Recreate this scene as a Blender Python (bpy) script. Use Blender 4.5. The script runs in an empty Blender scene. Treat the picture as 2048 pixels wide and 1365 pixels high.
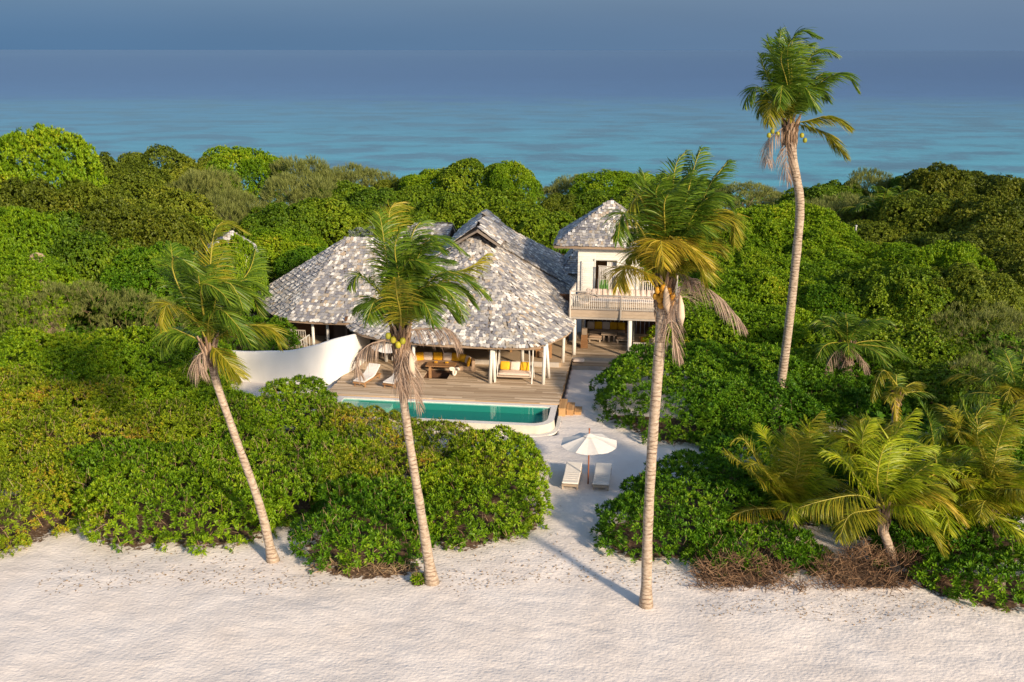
import bpy, math, random
import numpy as np
from mathutils import Vector
R = math.radians
scene = bpy.context.scene
col = scene.collection
rng = np.random.default_rng(7)
random.seed(7)

# ------------------------------------------------------------ camera
CAM_H = 18.5; F = 2000.0
PITCH = math.atan(582 / F)
cam = bpy.data.cameras.new('camera'); camo = bpy.data.objects.new('camera', cam); col.objects.link(camo)
cam.sensor_width = 36; cam.lens = 36 * F / 2048
cam.clip_start = .5; cam.clip_end = 150000
camo.location = (0, 0, CAM_H); camo.rotation_euler = (math.pi / 2 - PITCH, R(-.06), 0)
scene.camera = camo
SP, CP = math.sin(PITCH), math.cos(PITCH)

# ------------------------------------------------------------ light
SUN_EL, SUN_AZ = R(20.5), R(37)          # sun stands behind the camera, to the right
sd = Vector((math.sin(SUN_AZ) * math.cos(SUN_EL), -math.cos(SUN_AZ) * math.cos(SUN_EL), math.sin(SUN_EL)))
sun = bpy.data.lights.new('sun', 'SUN'); sun.energy = 5.0; sun.angle = R(5); sun.color = (1, .81, .58)
suno = bpy.data.objects.new('sun', sun); col.objects.link(suno)
suno.rotation_euler = sd.to_track_quat('Z', 'Y').to_euler(); suno.location = (30, -40, 60)
world = bpy.data.worlds.new('World'); scene.world = world; world.use_nodes = True
wn, wl = world.node_tree.nodes, world.node_tree.links
bg = wn['Background']
sky = wn.new('ShaderNodeTexSky'); sky.sky_type = 'NISHITA'; sky.sun_disc = False
sky.sun_elevation = SUN_EL; sky.sun_rotation = math.atan2(sd.x, sd.y)
sky.air_density = 1.2; sky.dust_density = 1.5; sky.ozone_density = 2
tc = wn.new('ShaderNodeTexCoord'); sx = wn.new('ShaderNodeSeparateXYZ')
ramp = wn.new('ShaderNodeMapRange'); ramp.inputs[1].default_value = -.02; ramp.inputs[2].default_value = .42
ramp.inputs[3].default_value = 1; ramp.inputs[4].default_value = 0; ramp.interpolation_type = 'SMOOTHSTEP'
wx = wn.new('ShaderNodeMapRange'); wx.inputs[1].default_value = -.5; wx.inputs[2].default_value = .5
hz = wn.new('ShaderNodeMix'); hz.data_type = 'RGBA'
hz.inputs[6].default_value = (.52, 1.11, 1.98, 1); hz.inputs[7].default_value = (.76, 1.22, 1.96, 1)   # slate haze bank low over the sea
mx = wn.new('ShaderNodeMix'); mx.data_type = 'RGBA'
wl.new(tc.outputs['Generated'], sx.inputs[0]); wl.new(sx.outputs[2], ramp.inputs[0]); wl.new(sx.outputs[0], wx.inputs[0])
wl.new(wx.outputs[0], hz.inputs[0]); wl.new(ramp.outputs[0], mx.inputs[0])
wl.new(sky.outputs[0], mx.inputs[6]); hn = wn.new('ShaderNodeTexNoise'); hn.inputs['Scale'].default_value = 2.2; hn.inputs['Detail'].default_value = 4
hm = wn.new('ShaderNodeMapping'); hm.inputs['Scale'].default_value = (1, 1, 7); wl.new(tc.outputs['Generated'], hm.inputs[0]); wl.new(hm.outputs[0], hn.inputs[0])
hr = wn.new('ShaderNodeMapRange'); hr.inputs[3].default_value = .88; hr.inputs[4].default_value = 1.14; wl.new(hn.outputs[0], hr.inputs[0])
hv = wn.new('ShaderNodeVectorMath'); hv.operation = 'SCALE'; wl.new(hz.outputs[2], hv.inputs[0]); wl.new(hr.outputs[0], hv.inputs['Scale']); wl.new(hv.outputs[0], mx.inputs[7]); wl.new(mx.outputs[2], bg.inputs[0])
bg.inputs[1].default_value = .128
scene.view_settings.view_transform = 'Standard'; scene.view_settings.look = 'None'
scene.view_settings.exposure = .46; scene.view_settings.gamma = 1
scene.cycles.max_bounces = 6; scene.cycles.diffuse_bounces = 3; scene.cycles.glossy_bounces = 3
scene.cycles.transmission_bounces = 4; scene.cycles.transparent_max_bounces = 8

# ------------------------------------------------------------ measuring helpers
def ray(px, py):
    v = (py - 682) / F
    return Vector(((px - 1024) / F, CP - v * SP, -(SP + v * CP)))
def onz(px, py, z=0.):
    r = ray(px, py); return r * ((z - CAM_H) / r.z) + Vector((0, 0, CAM_H))
def ony(px, py, Y):
    r = ray(px, py); return r * (Y / r.y) + Vector((0, 0, CAM_H))
HO = (2.49, 49.92); HA = R(-7.2)
def l2w(u, w, z=0.):
    return Vector((HO[0] + u * math.cos(HA) - w * math.sin(HA), HO[1] + u * math.sin(HA) + w * math.cos(HA), z))
def w2l(x, y):
    dx, dy = x - HO[0], y - HO[1]
    return dx * math.cos(HA) + dy * math.sin(HA), -dx * math.sin(HA) + dy * math.cos(HA)
def hz_z(px, py, z):                     # pixel at height z -> house coordinates
    p = onz(px, py, z); return w2l(p.x, p.y)

# ------------------------------------------------------------ scene helpers
def tag(o, label=None, cat=None, group=None, kind=None):
    if label: o['label'] = label
    if cat: o['category'] = cat
    if group: o['group'] = group
    if kind: o['kind'] = kind
    return o
def thing(name, label, cat, loc=(0, 0, 0), rz=0., group=None):
    o = bpy.data.objects.new(name, None); o.empty_display_size = .2; col.objects.link(o)
    o.location = loc; o.rotation_euler.z = rz
    return tag(o, label, cat, group)
def hthing(name, label, cat, u, w, z=0., rz=0., group=None):
    return thing(name, label, cat, l2w(u, w, z), HA + rz, group)
def copy_tree(o, parent=None):
    c = o.copy(); col.objects.link(c); c.parent = parent
    for ch in list(o.children):
        copy_tree(ch, c)
    return c

def catmull(pts, n):
    P = [pts[0] * 2 - pts[1]] + pts + [pts[-1] * 2 - pts[-2]]
    seg = len(pts) - 1; out = []
    for i in range(n):
        u = i / (n - 1) * seg; k = min(int(u), seg - 1); t = u - k
        a, b, c, d = P[k], P[k+1], P[k+2], P[k+3]
        out.append(.5 * ((2*b) + (c-a)*t + (2*a-5*b+4*c-d)*t*t + (3*b-a-3*c+d)*t**3))
    return out
def flat(p): return Vector((p.x, p.y, 0))

class MB:
    """collects shapes of ONE part"""
    def __init__(s): s.v = []; s.f = []; s.m = []; s.r = []; s.smooth = False
    def add(s, vs, fs, m=0, r=None):
        n = len(s.v); s.v += [tuple(p) for p in vs]
        for f in fs:
            s.f.append(tuple(n + i for i in f)); s.m.append(m); s.r.append(random.random() if r is None else r)
    def box(s, x0, x1, y0, y1, z0, z1, m=0, r=None):
        if r is None: r = random.random()
        s.add([(x0,y0,z0),(x1,y0,z0),(x1,y1,z0),(x0,y1,z0),(x0,y0,z1),(x1,y0,z1),(x1,y1,z1),(x0,y1,z1)],
              [(0,3,2,1),(4,5,6,7),(0,1,5,4),(1,2,6,5),(2,3,7,6),(3,0,4,7)], m, r)
    def tube(s, pts, rad, n=6, m=0, r=None, cap=True):
        if r is None: r = random.random()
        pts = [Vector(p) for p in pts]
        if not hasattr(rad, '__len__'): rad = [rad] * len(pts)
        vs, fs = [], []
        ref = Vector((0, 0, 1)) if abs((pts[-1] - pts[0]).normalized().z) < .9 else Vector((1, 0, 0))
        for i, p in enumerate(pts):
            t = (pts[min(i + 1, len(pts) - 1)] - pts[max(i - 1, 0)]).normalized()
            a = t.cross(ref).normalized(); b = t.cross(a).normalized()
            for k in range(n):
                q = 2 * math.pi * (k + .5) / n
                vs.append(p + (a * math.cos(q) + b * math.sin(q)) * rad[i])
        for i in range(len(pts) - 1):
            for k in range(n):
                fs.append((i*n + k, i*n + (k+1) % n, (i+1)*n + (k+1) % n, (i+1)*n + k))
        if cap:
            fs.append(tuple(range(n))[::-1]); fs.append(tuple((len(pts)-1)*n + k for k in range(n)))
        s.add(vs, fs, m, r)
    def bar(s, a, b, w, h=None, m=0, r=None):
        """square bar between two points"""
        h = h or w; a, b = Vector(a), Vector(b); t = (b - a).normalized()
        ref = Vector((0, 0, 1)) if abs(t.z) < .95 else Vector((0, 1, 0))
        x = t.cross(ref).normalized() * w / 2; y = x.normalized().cross(t).normalized() * h / 2
        vs = [a-x-y, a+x-y, a+x+y, a-x+y, b-x-y, b+x-y, b+x+y, b-x+y]
        s.add(vs, [(0,3,2,1),(4,5,6,7),(0,1,5,4),(1,2,6,5),(2,3,7,6),(3,0,4,7)], m, random.random() if r is None else r)
    def pillow(s, c, sx, sy, sz, rot=(0, 0, 0), m=0, n=10, e=.45, r=None):
        """soft cushion: a superellipsoid"""
        from mathutils import Euler
        M = Euler(rot).to_matrix(); vs, fs = [], []
        def pw(v, e): return math.copysign(abs(v) ** e, v)
        nu, nv = n * 2, n
        for i in range(nv + 1):
            la = -math.pi/2 + math.pi * i / nv
            for k in range(nu):
                lo = 2 * math.pi * k / nu
                p = Vector((sx/2*pw(math.cos(la), .8)*pw(math.cos(lo), e), sy/2*pw(math.cos(la), .8)*pw(math.sin(lo), e), sz/2*pw(math.sin(la), .9)))
                vs.append(M @ p + Vector(c))
        for i in range(nv):
            for k in range(nu):
                fs.append((i*nu+k, i*nu+(k+1) % nu, (i+1)*nu+(k+1) % nu, (i+1)*nu+k))
        s.add(vs, fs, m, random.random() if r is None else r); s.smooth = True
    def build(s, name, mats, parent=None, smooth=None):
        me = bpy.data.meshes.new(name); me.from_pydata(s.v, [], s.f)
        for mt in (mats if isinstance(mats, (list, tuple)) else [mats]): me.materials.append(mt)
        me.polygons.foreach_set('material_index', s.m)
        a = me.attributes.new('rnd', 'FLOAT', 'FACE'); a.data.foreach_set('value', s.r)
        if smooth if smooth is not None else s.smooth: me.polygons.foreach_set('use_smooth', [True] * len(s.f))
        me.update()
        o = bpy.data.objects.new(name, me); col.objects.link(o)
        if parent: o.parent = parent
        return o

def np_mesh(name, V, Q, rnd, mats, mi=None):
    """fast quad mesh from numpy arrays"""
    me = bpy.data.meshes.new(name); nf = len(Q)
    me.vertices.add(len(V)); me.vertices.foreach_set('co', np.asarray(V, np.float32).ravel())
    me.loops.add(nf * 4); me.loops.foreach_set('vertex_index', np.asarray(Q, np.int32).ravel())
    me.polygons.add(nf); me.polygons.foreach_set('loop_start', np.arange(nf, dtype=np.int32) * 4)
    try: me.polygons.foreach_set('loop_total', np.full(nf, 4, np.int32))
    except Exception: pass
    for mt in (mats if isinstance(mats, (list, tuple)) else [mats]): me.materials.append(mt)
    if mi is not None: me.polygons.foreach_set('material_index', np.asarray(mi, np.int32))
    a = me.attributes.new('rnd', 'FLOAT', 'FACE'); a.data.foreach_set('value', np.asarray(rnd, np.float32))
    me.update(calc_edges=True); me.validate()
    return me
def link(name, me, parent=None, loc=None):
    o = bpy.data.objects.new(name, me); col.objects.link(o)
    if parent: o.parent = parent
    if loc is not None: o.location = loc
    return o

# ------------------------------------------------------------ materials
def newmat(name):
    m = bpy.data.materials.new(name); m.use_nodes = True
    n = m.node_tree.nodes; return m, n, m.node_tree.links, n['Principled BSDF'], n['Material Output']
def rampnode(n, stops, interp='LINEAR'):
    r = n.new('ShaderNodeValToRGB'); e = r.color_ramp.elements; r.color_ramp.interpolation = interp
    while len(e) > 1: e.remove(e[0])
    e[0].position = stops[0][0]; e[0].color = (*stops[0][1], 1)
    for p, c in stops[1:]:
        x = e.new(p); x.color = (*c, 1)
    return r
def surf(name, stops, rough=.7, scale=6, bump=.3, bscale=None, use_rnd=.5, stretch=None, spec=.3, interp='LINEAR', coord='Object', detail=6, metal=0.):
    """colour = ramp(mix of per-piece value and noise), with noise bump"""
    m, n, l, b, out = newmat(name)
    tc = n.new('ShaderNodeTexCoord'); mp = n.new('ShaderNodeMapping'); l.new(tc.outputs[coord], mp.inputs[0])
    if stretch: mp.inputs['Scale'].default_value = stretch
    no = n.new('ShaderNodeTexNoise'); no.inputs['Scale'].default_value = scale; no.inputs['Detail'].default_value = detail
    l.new(mp.outputs[0], no.inputs[0])
    at = n.new('ShaderNodeAttribute'); at.attribute_name = 'rnd'
    x = n.new('ShaderNodeMix'); x.inputs[0].default_value = use_rnd
    l.new(no.outputs[0], x.inputs[2]); l.new(at.outputs['Fac'], x.inputs[3])
    r = rampnode(n, stops, interp); l.new(x.outputs[0], r.inputs[0]); l.new(r.outputs[0], b.inputs['Base Color'])
    b.inputs['Roughness'].default_value = rough; b.inputs['Specular IOR Level'].default_value = spec; b.inputs['Metallic'].default_value = metal
    if bump:
        nb = n.new('ShaderNodeTexNoise'); nb.inputs['Scale'].default_value = bscale or scale * 3; nb.inputs['Detail'].default_value = 5
        l.new(mp.outputs[0], nb.inputs[0])
        bp = n.new('ShaderNodeBump'); bp.inputs['Strength'].default_value = bump; bp.inputs['Distance'].default_value = .03
        l.new(nb.outputs[0], bp.inputs['Height']); l.new(bp.outputs[0], b.inputs['Normal'])
    return m
def leafmat(name, stops, trans=.27, rough=.5, patch=.25, wt=.55):
    """foliage: colour from a per-leaf value and world-sized patches"""
    m, n, l, b, out = newmat(name)
    at = n.new('ShaderNodeAttribute'); at.attribute_name = 'rnd'
    ge = n.new('ShaderNodeNewGeometry'); no = n.new('ShaderNodeTexNoise'); no.inputs['Scale'].default_value = patch; no.inputs['Detail'].default_value = 3
    l.new(ge.outputs['Position'], no.inputs[0])
    st = n.new('ShaderNodeMapRange'); st.inputs[1].default_value = .3; st.inputs[2].default_value = .7; l.new(no.outputs[0], st.inputs[0])
    x = n.new('ShaderNodeMix'); x.inputs[0].default_value = wt
    l.new(st.outputs[0], x.inputs[2]); l.new(at.outputs['Fac'], x.inputs[3])
    r = rampnode(n, stops); l.new(x.outputs[0], r.inputs[0]); l.new(r.outputs[0], b.inputs['Base Color'])
    b.inputs['Roughness'].default_value = rough; b.inputs['Specular IOR Level'].default_value = .22
    tr = n.new('ShaderNodeBsdfTranslucent'); l.new(r.outputs[0], tr.inputs[0])
    ms = n.new('ShaderNodeMixShader'); ms.inputs[0].default_value = trans
    l.new(b.outputs[0], ms.inputs[1]); l.new(tr.outputs[0], ms.inputs[2]); l.new(ms.outputs[0], out.inputs[0])
    return m
G = {
 'naupaka': leafmat('leaf_naupaka', [(0, (.035,.085,.005)), (.25, (.09,.19,.006)), (.5, (.17,.30,.008)), (.78, (.30,.40,.012)), (.92, (.46,.44,.03)), (1, (.55,.36,.05))]),
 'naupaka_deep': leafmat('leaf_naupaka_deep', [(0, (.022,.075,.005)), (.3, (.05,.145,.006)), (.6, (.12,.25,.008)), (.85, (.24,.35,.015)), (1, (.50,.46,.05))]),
 'scrub': leafmat('leaf_scrub', [(0, (.045,.08,.008)), (.25, (.12,.18,.008)), (.5, (.22,.32,.010)), (.7, (.36,.37,.015)), (.84, (.42,.25,.03)), (1, (.30,.13,.04))], patch=.4),
 'broad': leafmat('leaf_broad', [(0, (.03,.08,.006)), (.35, (.085,.165,.008)), (.7, (.19,.28,.010)), (1, (.38,.40,.03))], patch=.12),
 'olive': leafmat('leaf_olive', [(0, (.04,.07,.008)), (.5, (.13,.18,.012)), (1, (.29,.31,.025))], patch=.12),
 'feather': leafmat('leaf_feather', [(0, (.10,.125,.03)), (.5, (.18,.21,.05)), (1, (.29,.30,.09))], patch=.12),
 'brown': leafmat('leaf_brown', [(0, (.035,.06,.008)), (.5, (.115,.15,.010)), (1, (.27,.26,.02))], patch=.12),
 'silver': leafmat('leaf_silver', [(0, (.16,.19,.16)), (.5, (.25,.29,.25)), (1, (.36,.40,.34))], patch=.3),
}
M = {}
M['twig'] = surf('twig', [(0, (.13,.07,.035)), (.5, (.30,.20,.11)), (1, (.50,.38,.24))], .9, 5, .2)
M['drytwig'] = surf('dry_brush_twig', [(0, (.06,.03,.018)), (.45, (.16,.09,.05)), (.8, (.30,.19,.11)), (1, (.45,.33,.21))], .9, 5, .2)
M['bark'] = surf('bark', [(.2, (.12,.09,.06)), (.8, (.28,.23,.17))], .9, 4, .6)
M['frond'] = leafmat('palm_frond_green', [(0, (.04,.09,.008)), (.5, (.09,.17,.012)), (.85, (.17,.25,.018)), (1, (.30,.31,.03))], .3, .38, .5, .8)
M['frond_l'] = leafmat('palm_frond_lime', [(0, (.14,.20,.010)), (.5, (.29,.37,.014)), (.85, (.45,.48,.02)), (1, (.60,.52,.05))], .42, .4, .5, .8)  # yellow green of the low palms, colour raised further to offset their shade
M['frond_y'] = leafmat('palm_frond_yellowing', [(0, (.13,.17,.012)), (.5, (.24,.25,.015)), (1, (.42,.32,.03))], .35, .4, .5, .8)
M['frond_o'] = leafmat('palm_frond_golden', [(0, (.16,.17,.012)), (.4, (.36,.29,.015)), (.7, (.50,.36,.03)), (1, (.62,.48,.10))], .35, .45, .5, .8)
M['frond_d'] = leafmat('palm_frond_dead', [(0, (.20,.13,.09)), (.5, (.36,.26,.20)), (1, (.52,.41,.33))], .2, .7, .5, .8)
M['rachis'] = surf('palm_rachis', [(.2, (.25,.22,.02)), (.8, (.42,.36,.06))], .5, 3, 0)
M['fibre'] = surf('palm_fibre', [(.25, (.10,.06,.035)), (.5, (.22,.14,.09)), (.8, (.38,.27,.19))], .9, 7, .8, stretch=(3, 3, .6))
M['coconut'] = surf('coconut_green', [(.2, (.20,.22,.02)), (.8, (.45,.38,.03))], .45, 5, 0)
M['coconut_o'] = surf('coconut_orange', [(.2, (.40,.17,.015)), (.8, (.62,.32,.03))], .45, 5, 0)
M['spathe'] = surf('spathe', [(.2, (.42,.31,.22)), (.8, (.60,.47,.36))], .7, 5, .2)
M['white'] = surf('white_plaster', [(.3, (.70,.68,.655)), (.5, (.77,.75,.725)), (.75, (.81,.79,.77))], .8, .9, .2, 16, .05, stretch=(1, 1, .5))
M['whitewood'] = surf('whitewashed_wood', [(.2, (.58,.56,.52)), (.6, (.74,.71,.66)), (.9, (.80,.77,.73))], .7, 3, .25, 12, .4, stretch=(1, 1, 3))
M['greywood'] = surf('weathered_pole_wood', [(.2, (.26,.23,.20)), (.8, (.48,.43,.38))], .8, 4, .3, 14)
M['deck'] = surf('deck_boards', [(.15, (.27,.19,.12)), (.4, (.40,.295,.195)), (.65, (.52,.40,.28)), (.95, (.66,.54,.41))], .75, 1.8, .25, 9, .6, stretch=(.35, 6, 6))
M['deck2'] = surf('step_boards', [(.15, (.34,.18,.07)), (.8, (.52,.31,.14))], .7, 2, .2, 9, .6, stretch=(1, 4, 4))
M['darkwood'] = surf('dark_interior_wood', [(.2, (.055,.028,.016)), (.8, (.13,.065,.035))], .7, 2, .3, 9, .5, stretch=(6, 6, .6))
M['teak'] = surf('teak_wood', [(.2, (.22,.11,.05)), (.8, (.40,.22,.10))], .5, 3, .2, 12, .5, stretch=(1, 5, 5))
M['paleteak'] = surf('pale_teak', [(.2, (.34,.26,.19)), (.8, (.52,.42,.32))], .6, 3, .2, 12, .5, stretch=(1, 5, 5))
M['yellow'] = surf('mustard_fabric', [(.2, (.62,.30,.012)), (.8, (.78,.42,.025))], .9, 9, .25, 60, .4)
M['cream'] = surf('cream_fabric', [(.2, (.60,.47,.38)), (.8, (.74,.62,.53))], .9, 9, .25, 60, .4)
M['brownfab'] = surf('taupe_fabric', [(.2, (.30,.20,.13)), (.8, (.42,.30,.21))], .9, 9, .25, 60, .4)
M['whitefab'] = surf('white_fabric', [(.2, (.62,.58,.54)), (.8, (.74,.71,.67))], .9, 7, .2, 50, .3)
M['greenfab'] = surf('green_fabric', [(.2, (.05,.13,.03)), (.8, (.12,.24,.06))], .9, 7, .2, 50, .3)
M['redwood'] = surf('umbrella_pole_wood', [(.2, (.20,.06,.03)), (.8, (.33,.11,.05))], .4, 6, 0)
M['stone'] = surf('pool_rim_stone', [(.2, (.58,.55,.52)), (.8, (.74,.70,.66))], .7, 5, .3, 25, .2)
M['poolwall'] = surf('pool_wall_plaster', [(.2, (.44,.42,.36)), (.8, (.60,.57,.49))], .8, 2.5, .2, 20, .1)
M['coral'] = surf('coral_rock', [(.2, (.45,.42,.38)), (.8, (.75,.70,.66))], .9, 3, .8, 8, .2)
M['ceramic'] = surf('bleached_ceramic', [(.2, (.62,.55,.47)), (.8, (.80,.72,.64))], .6, 10, .3)
M['metal'] = surf('galvanised_pole', [(.2, (.45,.45,.45)), (.8, (.6,.6,.6))], .4, 6, 0, metal=.3)
M['glassd'] = surf('dark_glass', [(0, (.012,.016,.018)), (1, (.02,.025,.028))], .08, 3, 0, spec=.6)
M['shingle'] = surf('split_shingles', [(0, (.20,.195,.215)), (.14, (.31,.30,.305)), (.32, (.43,.405,.38)), (.47, (.37,.32,.26)), (.55, (.52,.485,.45)), (.64, (.24,.24,.265)), (.76, (.72,.69,.65)), (.93, (.46,.36,.26))],
                    .8, 9, .4, 18, .93, interp='CONSTANT')
M['rooffelt'] = surf('roof_underlay', [(.2, (.16,.13,.11)), (.8, (.25,.21,.18))], .9, 3, .3)
M['thatchedge'] = surf('eave_edge_wood', [(.2, (.22,.15,.10)), (.8, (.38,.28,.20))], .9, 6, .4)

def ring_bark(name):
    """pale ringed palm bark"""
    m, n, l, b, out = newmat(name)
    tc = n.new('ShaderNodeTexCoord'); sp = n.new('ShaderNodeSeparateXYZ'); l.new(tc.outputs['Object'], sp.inputs[0])
    no = n.new('ShaderNodeTexNoise'); no.inputs['Scale'].default_value = 2.2; no.inputs['Detail'].default_value = 5; l.new(tc.outputs['Object'], no.inputs[0])
    ad = n.new('ShaderNodeMath'); ad.operation = 'MULTIPLY_ADD'; ad.inputs[1].default_value = .34; l.new(no.outputs[0], ad.inputs[0]); l.new(sp.outputs[2], ad.inputs[2])
    m1 = n.new('ShaderNodeMath'); m1.operation = 'MULTIPLY'; m1.inputs[1].default_value = 6.5; l.new(ad.outputs[0], m1.inputs[0])
    fr = n.new('ShaderNodeMath'); fr.operation = 'FRACT'; l.new(m1.outputs[0], fr.inputs[0])
    n2 = n.new('ShaderNodeTexNoise'); n2.inputs['Scale'].default_value = 5; n2.inputs['Detail'].default_value = 4
    mp = n.new('ShaderNodeMapping'); mp.inputs['Scale'].default_value = (1.2, 1.2, 2.6); l.new(tc.outputs['Object'], mp.inputs[0]); l.new(mp.outputs[0], n2.inputs[0])
    r = rampnode(n, [(.25, (.14,.10,.07)), (.42, (.31,.235,.17)), (.6, (.42,.335,.26)), (.8, (.52,.44,.36))]); l.new(n2.outputs[0], r.inputs[0])
    rr = rampnode(n, [(0, (0,0,0)), (.10, (.15,.15,.15)), (.22, (1,1,1))]); l.new(fr.outputs[0], rr.inputs[0])
    th = n.new('ShaderNodeMapRange'); th.inputs[1].default_value = .40; th.inputs[2].default_value = .56; l.new(no.outputs[0], th.inputs[0])
    mm = n.new('ShaderNodeMath'); mm.operation = 'MAXIMUM'; l.new(rr.outputs[0], mm.inputs[0]); l.new(th.outputs[0], mm.inputs[1])
    mx = n.new('ShaderNodeMix'); mx.data_type = 'RGBA'; mx.inputs[6].default_value = (.17, .10, .07, 1)
    l.new(mm.outputs[0], mx.inputs[0]); l.new(r.outputs[0], mx.inputs[7]); l.new(mx.outputs[2], b.inputs['Base Color'])
    b.inputs['Roughness'].default_value = .85
    bp = n.new('ShaderNodeBump'); bp.inputs['Strength'].default_value = .7; bp.inputs['Distance'].default_value = .03
    l.new(mm.outputs[0], bp.inputs['Height']); l.new(bp.outputs[0], b.inputs['Normal'])
    return m
M['palmbark'] = ring_bark('palm_bark')

# ------------------------------------------------------------ terrain heights
def vnoise(x, y, s, seed=0):
    """cheap smooth value noise"""
    X, Y = np.asarray(x) / s, np.asarray(y) / s
    xi, yi = np.floor(X).astype(np.int64), np.floor(Y).astype(np.int64)
    fx, fy = X - xi, Y - yi; fx = fx*fx*(3-2*fx); fy = fy*fy*(3-2*fy)
    def h(a, b):
        n = (a * 374761393 + b * 668265263 + seed * 974711) & 0x7fffffff
        n = ((n ^ (n >> 13)) * 1274126177) & 0x7fffffff
        return ((n ^ (n >> 16)) & 0xffff) / 65535.
    return (h(xi, yi)*(1-fx) + h(xi+1, yi)*fx)*(1-fy) + (h(xi, yi+1)*(1-fx) + h(xi+1, yi+1)*fx)*fy
def ground_z(x, y):
    x = np.asarray(x, float); y = np.asarray(y, float)
    near = np.clip((60 - y) / 10, 0, 1)
    z = near * ((vnoise(x, y, 2.3, 1) - .5) * .09 + (vnoise(x + y*.4, y, .8, 2) - .5) * .03 + (vnoise(x*.7 + y*.5, y, .33, 3) - .5) * .035)
    return z - np.clip((y - 118) / 18, 0, 1) ** 2 * 4

# footprints of everything that grows: x, y, rx, ry
FOOT = []

# ------------------------------------------------------------ foliage builder
def norm(a): return a / np.maximum(np.linalg.norm(a, axis=1, keepdims=True), 1e-6)
def rosettes(P, A, k, L, W, th=(.7, 1.35), droop=.12):
    """k diamond leaves around axis A at every point P"""
    N = len(P); A = norm(A)
    ref = np.where(np.abs(A[:, 2:3]) < .9, np.array([[0, 0, 1.]]), np.array([[1., 0, 0]]))
    t1 = norm(np.cross(A, ref)); t2 = np.cross(A, t1)
    P = np.repeat(P, k, 0); Ar = np.repeat(A, k, 0); t1 = np.repeat(t1, k, 0); t2 = np.repeat(t2, k, 0)
    n = N * k
    ph = np.tile(np.arange(k) * 2 * math.pi / k, N) + np.repeat(rng.uniform(0, 6.28, N), k) + rng.normal(0, .25, n)
    t = rng.uniform(th[0], th[1], n)[:, None]
    ph = ph[:, None]
    rad = t1 * np.cos(ph) + t2 * np.sin(ph)
    d = Ar * np.cos(t) + rad * np.sin(t)
    s = norm(np.cross(d, Ar) + rng.normal(0, .25, (n, 3)))
    l = (L * rng.uniform(.7, 1.2, n))[:, None]; w = (W * rng.uniform(.75, 1.2, n))[:, None]
    up = norm(np.cross(s, d))
    mid = P + d * l * .62 + up * l * .05
    V = np.stack([P, mid + s*w*.5, P + d*l - np.array([[0, 0, 1.]]) * l * droop, mid - s*w*.5], 1).reshape(-1, 3)
    Q = np.arange(n * 4).reshape(-1, 4)
    rn = np.clip(np.repeat(rng.uniform(0, 1, N), k) * .55 + rng.uniform(0, 1, n) * .45, 0, 1)
    return V, Q, rn
STY = {  # leaf count, length, width, spread, droop, axis-up mix
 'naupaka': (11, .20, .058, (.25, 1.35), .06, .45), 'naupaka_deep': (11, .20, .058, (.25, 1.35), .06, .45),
 'scrub': (9, .16, .042, (.3, 1.4), .1, .6), 'broad': (7, .19, .10, (.5, 1.4), .2, .3),
 'olive': (7, .17, .065, (.5, 1.4), .2, .4), 'feather': (8, .34, .028, (.15, .75), .0, .9),
 'brown': (6, .19, .085, (.5, 1.4), .2, .4), 'silver': (8, .14, .05, (.4, 1.2), .1, .5)}
def shell(blobs, dens, minz=.05, inner=.35, ns=.85, amp=.26):
    """points and normals on the joint skin of many ellipsoids"""
    B = np.array(blobs, float); PP, NN = [], []
    for i, (cx, cy, cz, rx, ry, rz) in enumerate(B):
        area = 2 * math.pi * ((rx*ry)**1.6/3 + (rx*rz)**1.6/3 + (ry*rz)**1.6/3) ** (1/1.6) * 1.35
        n = max(12, int(area * dens))
        d = norm(rng.normal(size=(n, 3))); d[:, 2] = np.where(d[:, 2] < -.35, -d[:, 2], d[:, 2])
        k = 1 - np.abs(rng.normal(0, .035, n)); ins = rng.random(n) < inner; k = np.where(ins, rng.uniform(.68, .95, n), k)
        p = d * np.array([rx, ry, rz]) + np.array([cx, cy, cz])
        w3 = vnoise(p[:, 0] + p[:, 2]*.6, p[:, 1] + p[:, 2]*.9, ns, i % 5) * .65 + vnoise(p[:, 0] - p[:, 2], p[:, 1] + p[:, 2]*.5, ns*.42, 7) * .35
        k = k * (1 + (w3 - .5) * amp) + (rng.random(n) < .06) * rng.uniform(0, .14, n)      # ragged: hollows, shoots
        kill = (w3 < .36) & (rng.random(n) < .7) & ~ins
        p = d * np.array([rx, ry, rz]) * k[:, None] + np.array([cx, cy, cz])
        nn = norm(d / np.array([rx, ry, rz]))
        keep = (p[:, 2] > minz) & ~kill
        for j, (ax, ay, az, bx, by, bz) in enumerate(B):
            if j == i: continue
            if (ax-cx)**2 + (ay-cy)**2 > (rx+bx+ry+by)**2: continue
            q = ((p[:, 0]-ax)/bx)**2 + ((p[:, 1]-ay)/by)**2 + ((p[:, 2]-az)/bz)**2
            keep &= q > .72
        PP.append(p[keep]); NN.append(nn[keep])
    return np.concatenate(PP), np.concatenate(NN)
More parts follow.
